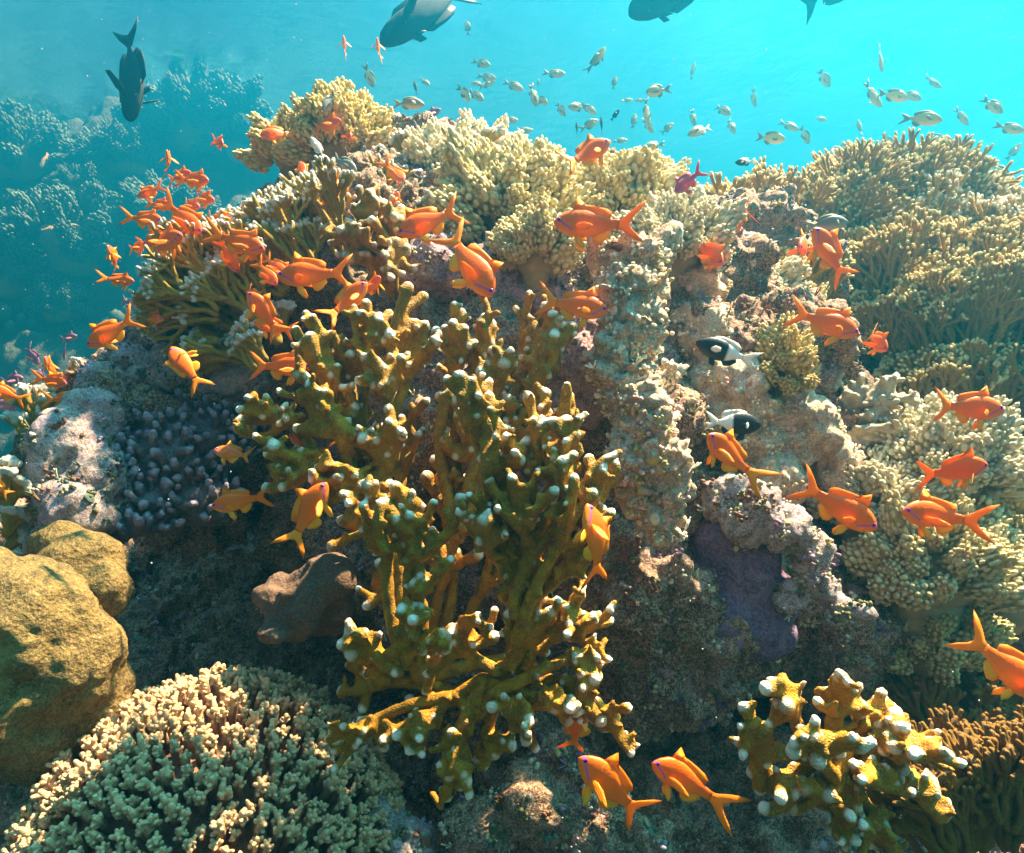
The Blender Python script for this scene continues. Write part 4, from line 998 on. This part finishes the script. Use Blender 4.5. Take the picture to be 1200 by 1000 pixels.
fish('half', 850, 413, 1.08, 76, 160, -5, 90, 0, .25, 'black fish with a white rear half facing left right of the pillar')
fish('half', 858, 496, 1.05, 78, -4, -8, 90, 0, -.25, 'black and white fish facing right behind the striped orange fish')
fish('half', 873, 190, 2.4, 24, 185, 0, None, 0, 0, 'tiny black and white fish above the gap in the back ridge', small=True)
for px, py, L, a, lab in [(487,103,16,100,'tiny dark blue fish above the left crest corals'), (490,148,24,80,'tiny black fish behind a large grey fish at the crest'), (721,135,16,50,'tiny dark blue fish over the blue ridge'),
    (705,148,22,95,'tiny slate blue triangular fish over the blue ridge'), (592,153,22,100,'tiny dark blue fish behind the crest corals'), (676,152,18,95,'tiny dark blue fish beside the yellow olive one over the ridge'), (767,182,16,140,'tiny dark fish just above the crest beside the right dome')]:
    fish('small_dark', px, py, 2.8, L, a, 20, None, 0, 0, lab, 'tiny dark fish over the crest', small=True)

for kind, px, py, Y, L, a, b, lab in [
    ('pale',290,186,1.9,27,175,0,'pale silver fish in blue water left of the crest corals'), ('pale',372,174,1.5,30,120,20,'pale silver fish among the left shoulder corals'),
    ('grey',385,120,1.6,32,-110,20,'grey fish resting on the top left crest dome'), ('grey',479,121,1.9,38,-5,0,'grey round fish above the left crest corals'),
    ('grey',480,145,1.8,36,185,10,'grey fish low over the left crest corals'), ('grey',560,178,1.5,56,-3,0,'large grey fish with long tail over the crest corals'),
    ('grey',579,156,2.0,36,-8,0,'grey fish above and behind the large long tailed one'), ('grey',403,192,1.4,42,-35,10,'grey fish behind the climbing orange fish on the left shoulder'),
    ('grey',425,178,1.5,32,-80,10,'grey fish standing nose down on the left shoulder'), ('grey',970,262,1.3,50,5,0,'grey olive fish just behind the overlapping right pair'),
    ('grey',800,232,1.7,44,-160,0,'grey fish under the rose pink fish'), ('pale',885,283,1.5,44,160,0,'pale silver fish behind the thin upright orange fish'),
    ('grey',384,118,1.9,30,90,0,'grey fish behind the one resting on the top left crest dome')]:
    fish(kind, px, py, Y, L, a, b, None, 0, .25, lab, None, small=True)

ORD = ['leftmost', 'second from left', 'third from left', 'fourth from left', 'fifth from left', 'sixth from left', 'seventh from left', 'eighth from left', 'ninth from left', 'tenth from left', 'eleventh from left', 'twelfth from left', 'thirteenth from left', 'fourteenth from left']
CH = {'just under the surface above the crest': [(548,33,18,100),(565,75,26,-30),(650,87,28,-12),(699,71,36,55),(644,146,0,0),(571,91,24,-15),(720,97,16,80),(714,106,0,0)],
 'in the cluster over the blue ridge': [(545,110,30,-60),(558,112,26,-40),(571,99,22,10),(602,101,26,-20),(560,98,16,180),(625,112,28,-75),(634,118,24,-40),(657,128,24,-60),(598,141,20,0),(676,126,26,190),(690,128,22,-30),(550,143,18,-70),(691,146,26,30),(615,153,20,5),(498,96,16,-40),(433,90,28,-70),(631,99,14,90),(668,119,0,0)],
 'between ridge cluster and glow': [(770,107,36,200),(757,132,32,-75),(760,148,22,-60),(743,142,18,80),(766,171,26,190),(782,151,20,40),(735,118,14,10),(750,118,12,180),(727,165,18,0)],
 'in bright water under the glow': [(811,83,20,75),(812,138,20,-80),(847,129,26,-50),(820,153,34,205),(857,148,22,-70),(883,115,22,-75),(925,148,26,-30),(903,162,36,-20),(944,159,26,-80),(962,140,16,0),(966,92,28,-70),(978,178,30,220),(1007,150,20,100)],
 'right of the glow': [(1032,68,34,-80),(1022,112,36,-50),(1047,112,36,-20),(1067,112,28,-40),(1093,97,24,-30),(1080,139,46,-20),(1099,163,26,-45),(1041,166,24,-60),(1004,184,32,-85),(1073,145,0,0)],
 'at the right edge of open water': [(1163,124,32,-60),(1183,151,32,-30),(1127,137,26,-50),(1147,178,20,-70),(1188,178,22,55),(1170,202,40,-75)]}
for zone, L0 in CH.items():
    L0 = sorted([q for q in L0 if q[2]], key=lambda q: q[0]); n = len(L0)
    for i, (px, py, L, a) in enumerate(L0):
        w_ = ORD[i] if i < n - 1 and i < 14 else ('rightmost' if i == n - 1 else 'next to rightmost')
        if i == n - 2 and i >= 14: w_ = 'next to rightmost'
        hd = 'facing right' if math.cos(math.radians(a)) > .5 else ('facing left' if math.cos(math.radians(a)) < -.5 else ('nose down' if math.sin(math.radians(a)) < 0 else 'nose up'))
        Y = max(2.0, min(3.4, 78 / L)) + rng.uniform(-.1, .1)
        fish('chromis', px, py, Y, L, a, rng.uniform(-10, 35), None, rng.uniform(-15, 15), float(rng.choice([-.25, 0, .25])),
             'small olive fish %s, %s %s' % (hd, w_, zone), 'small olive fish in open water', small=True)
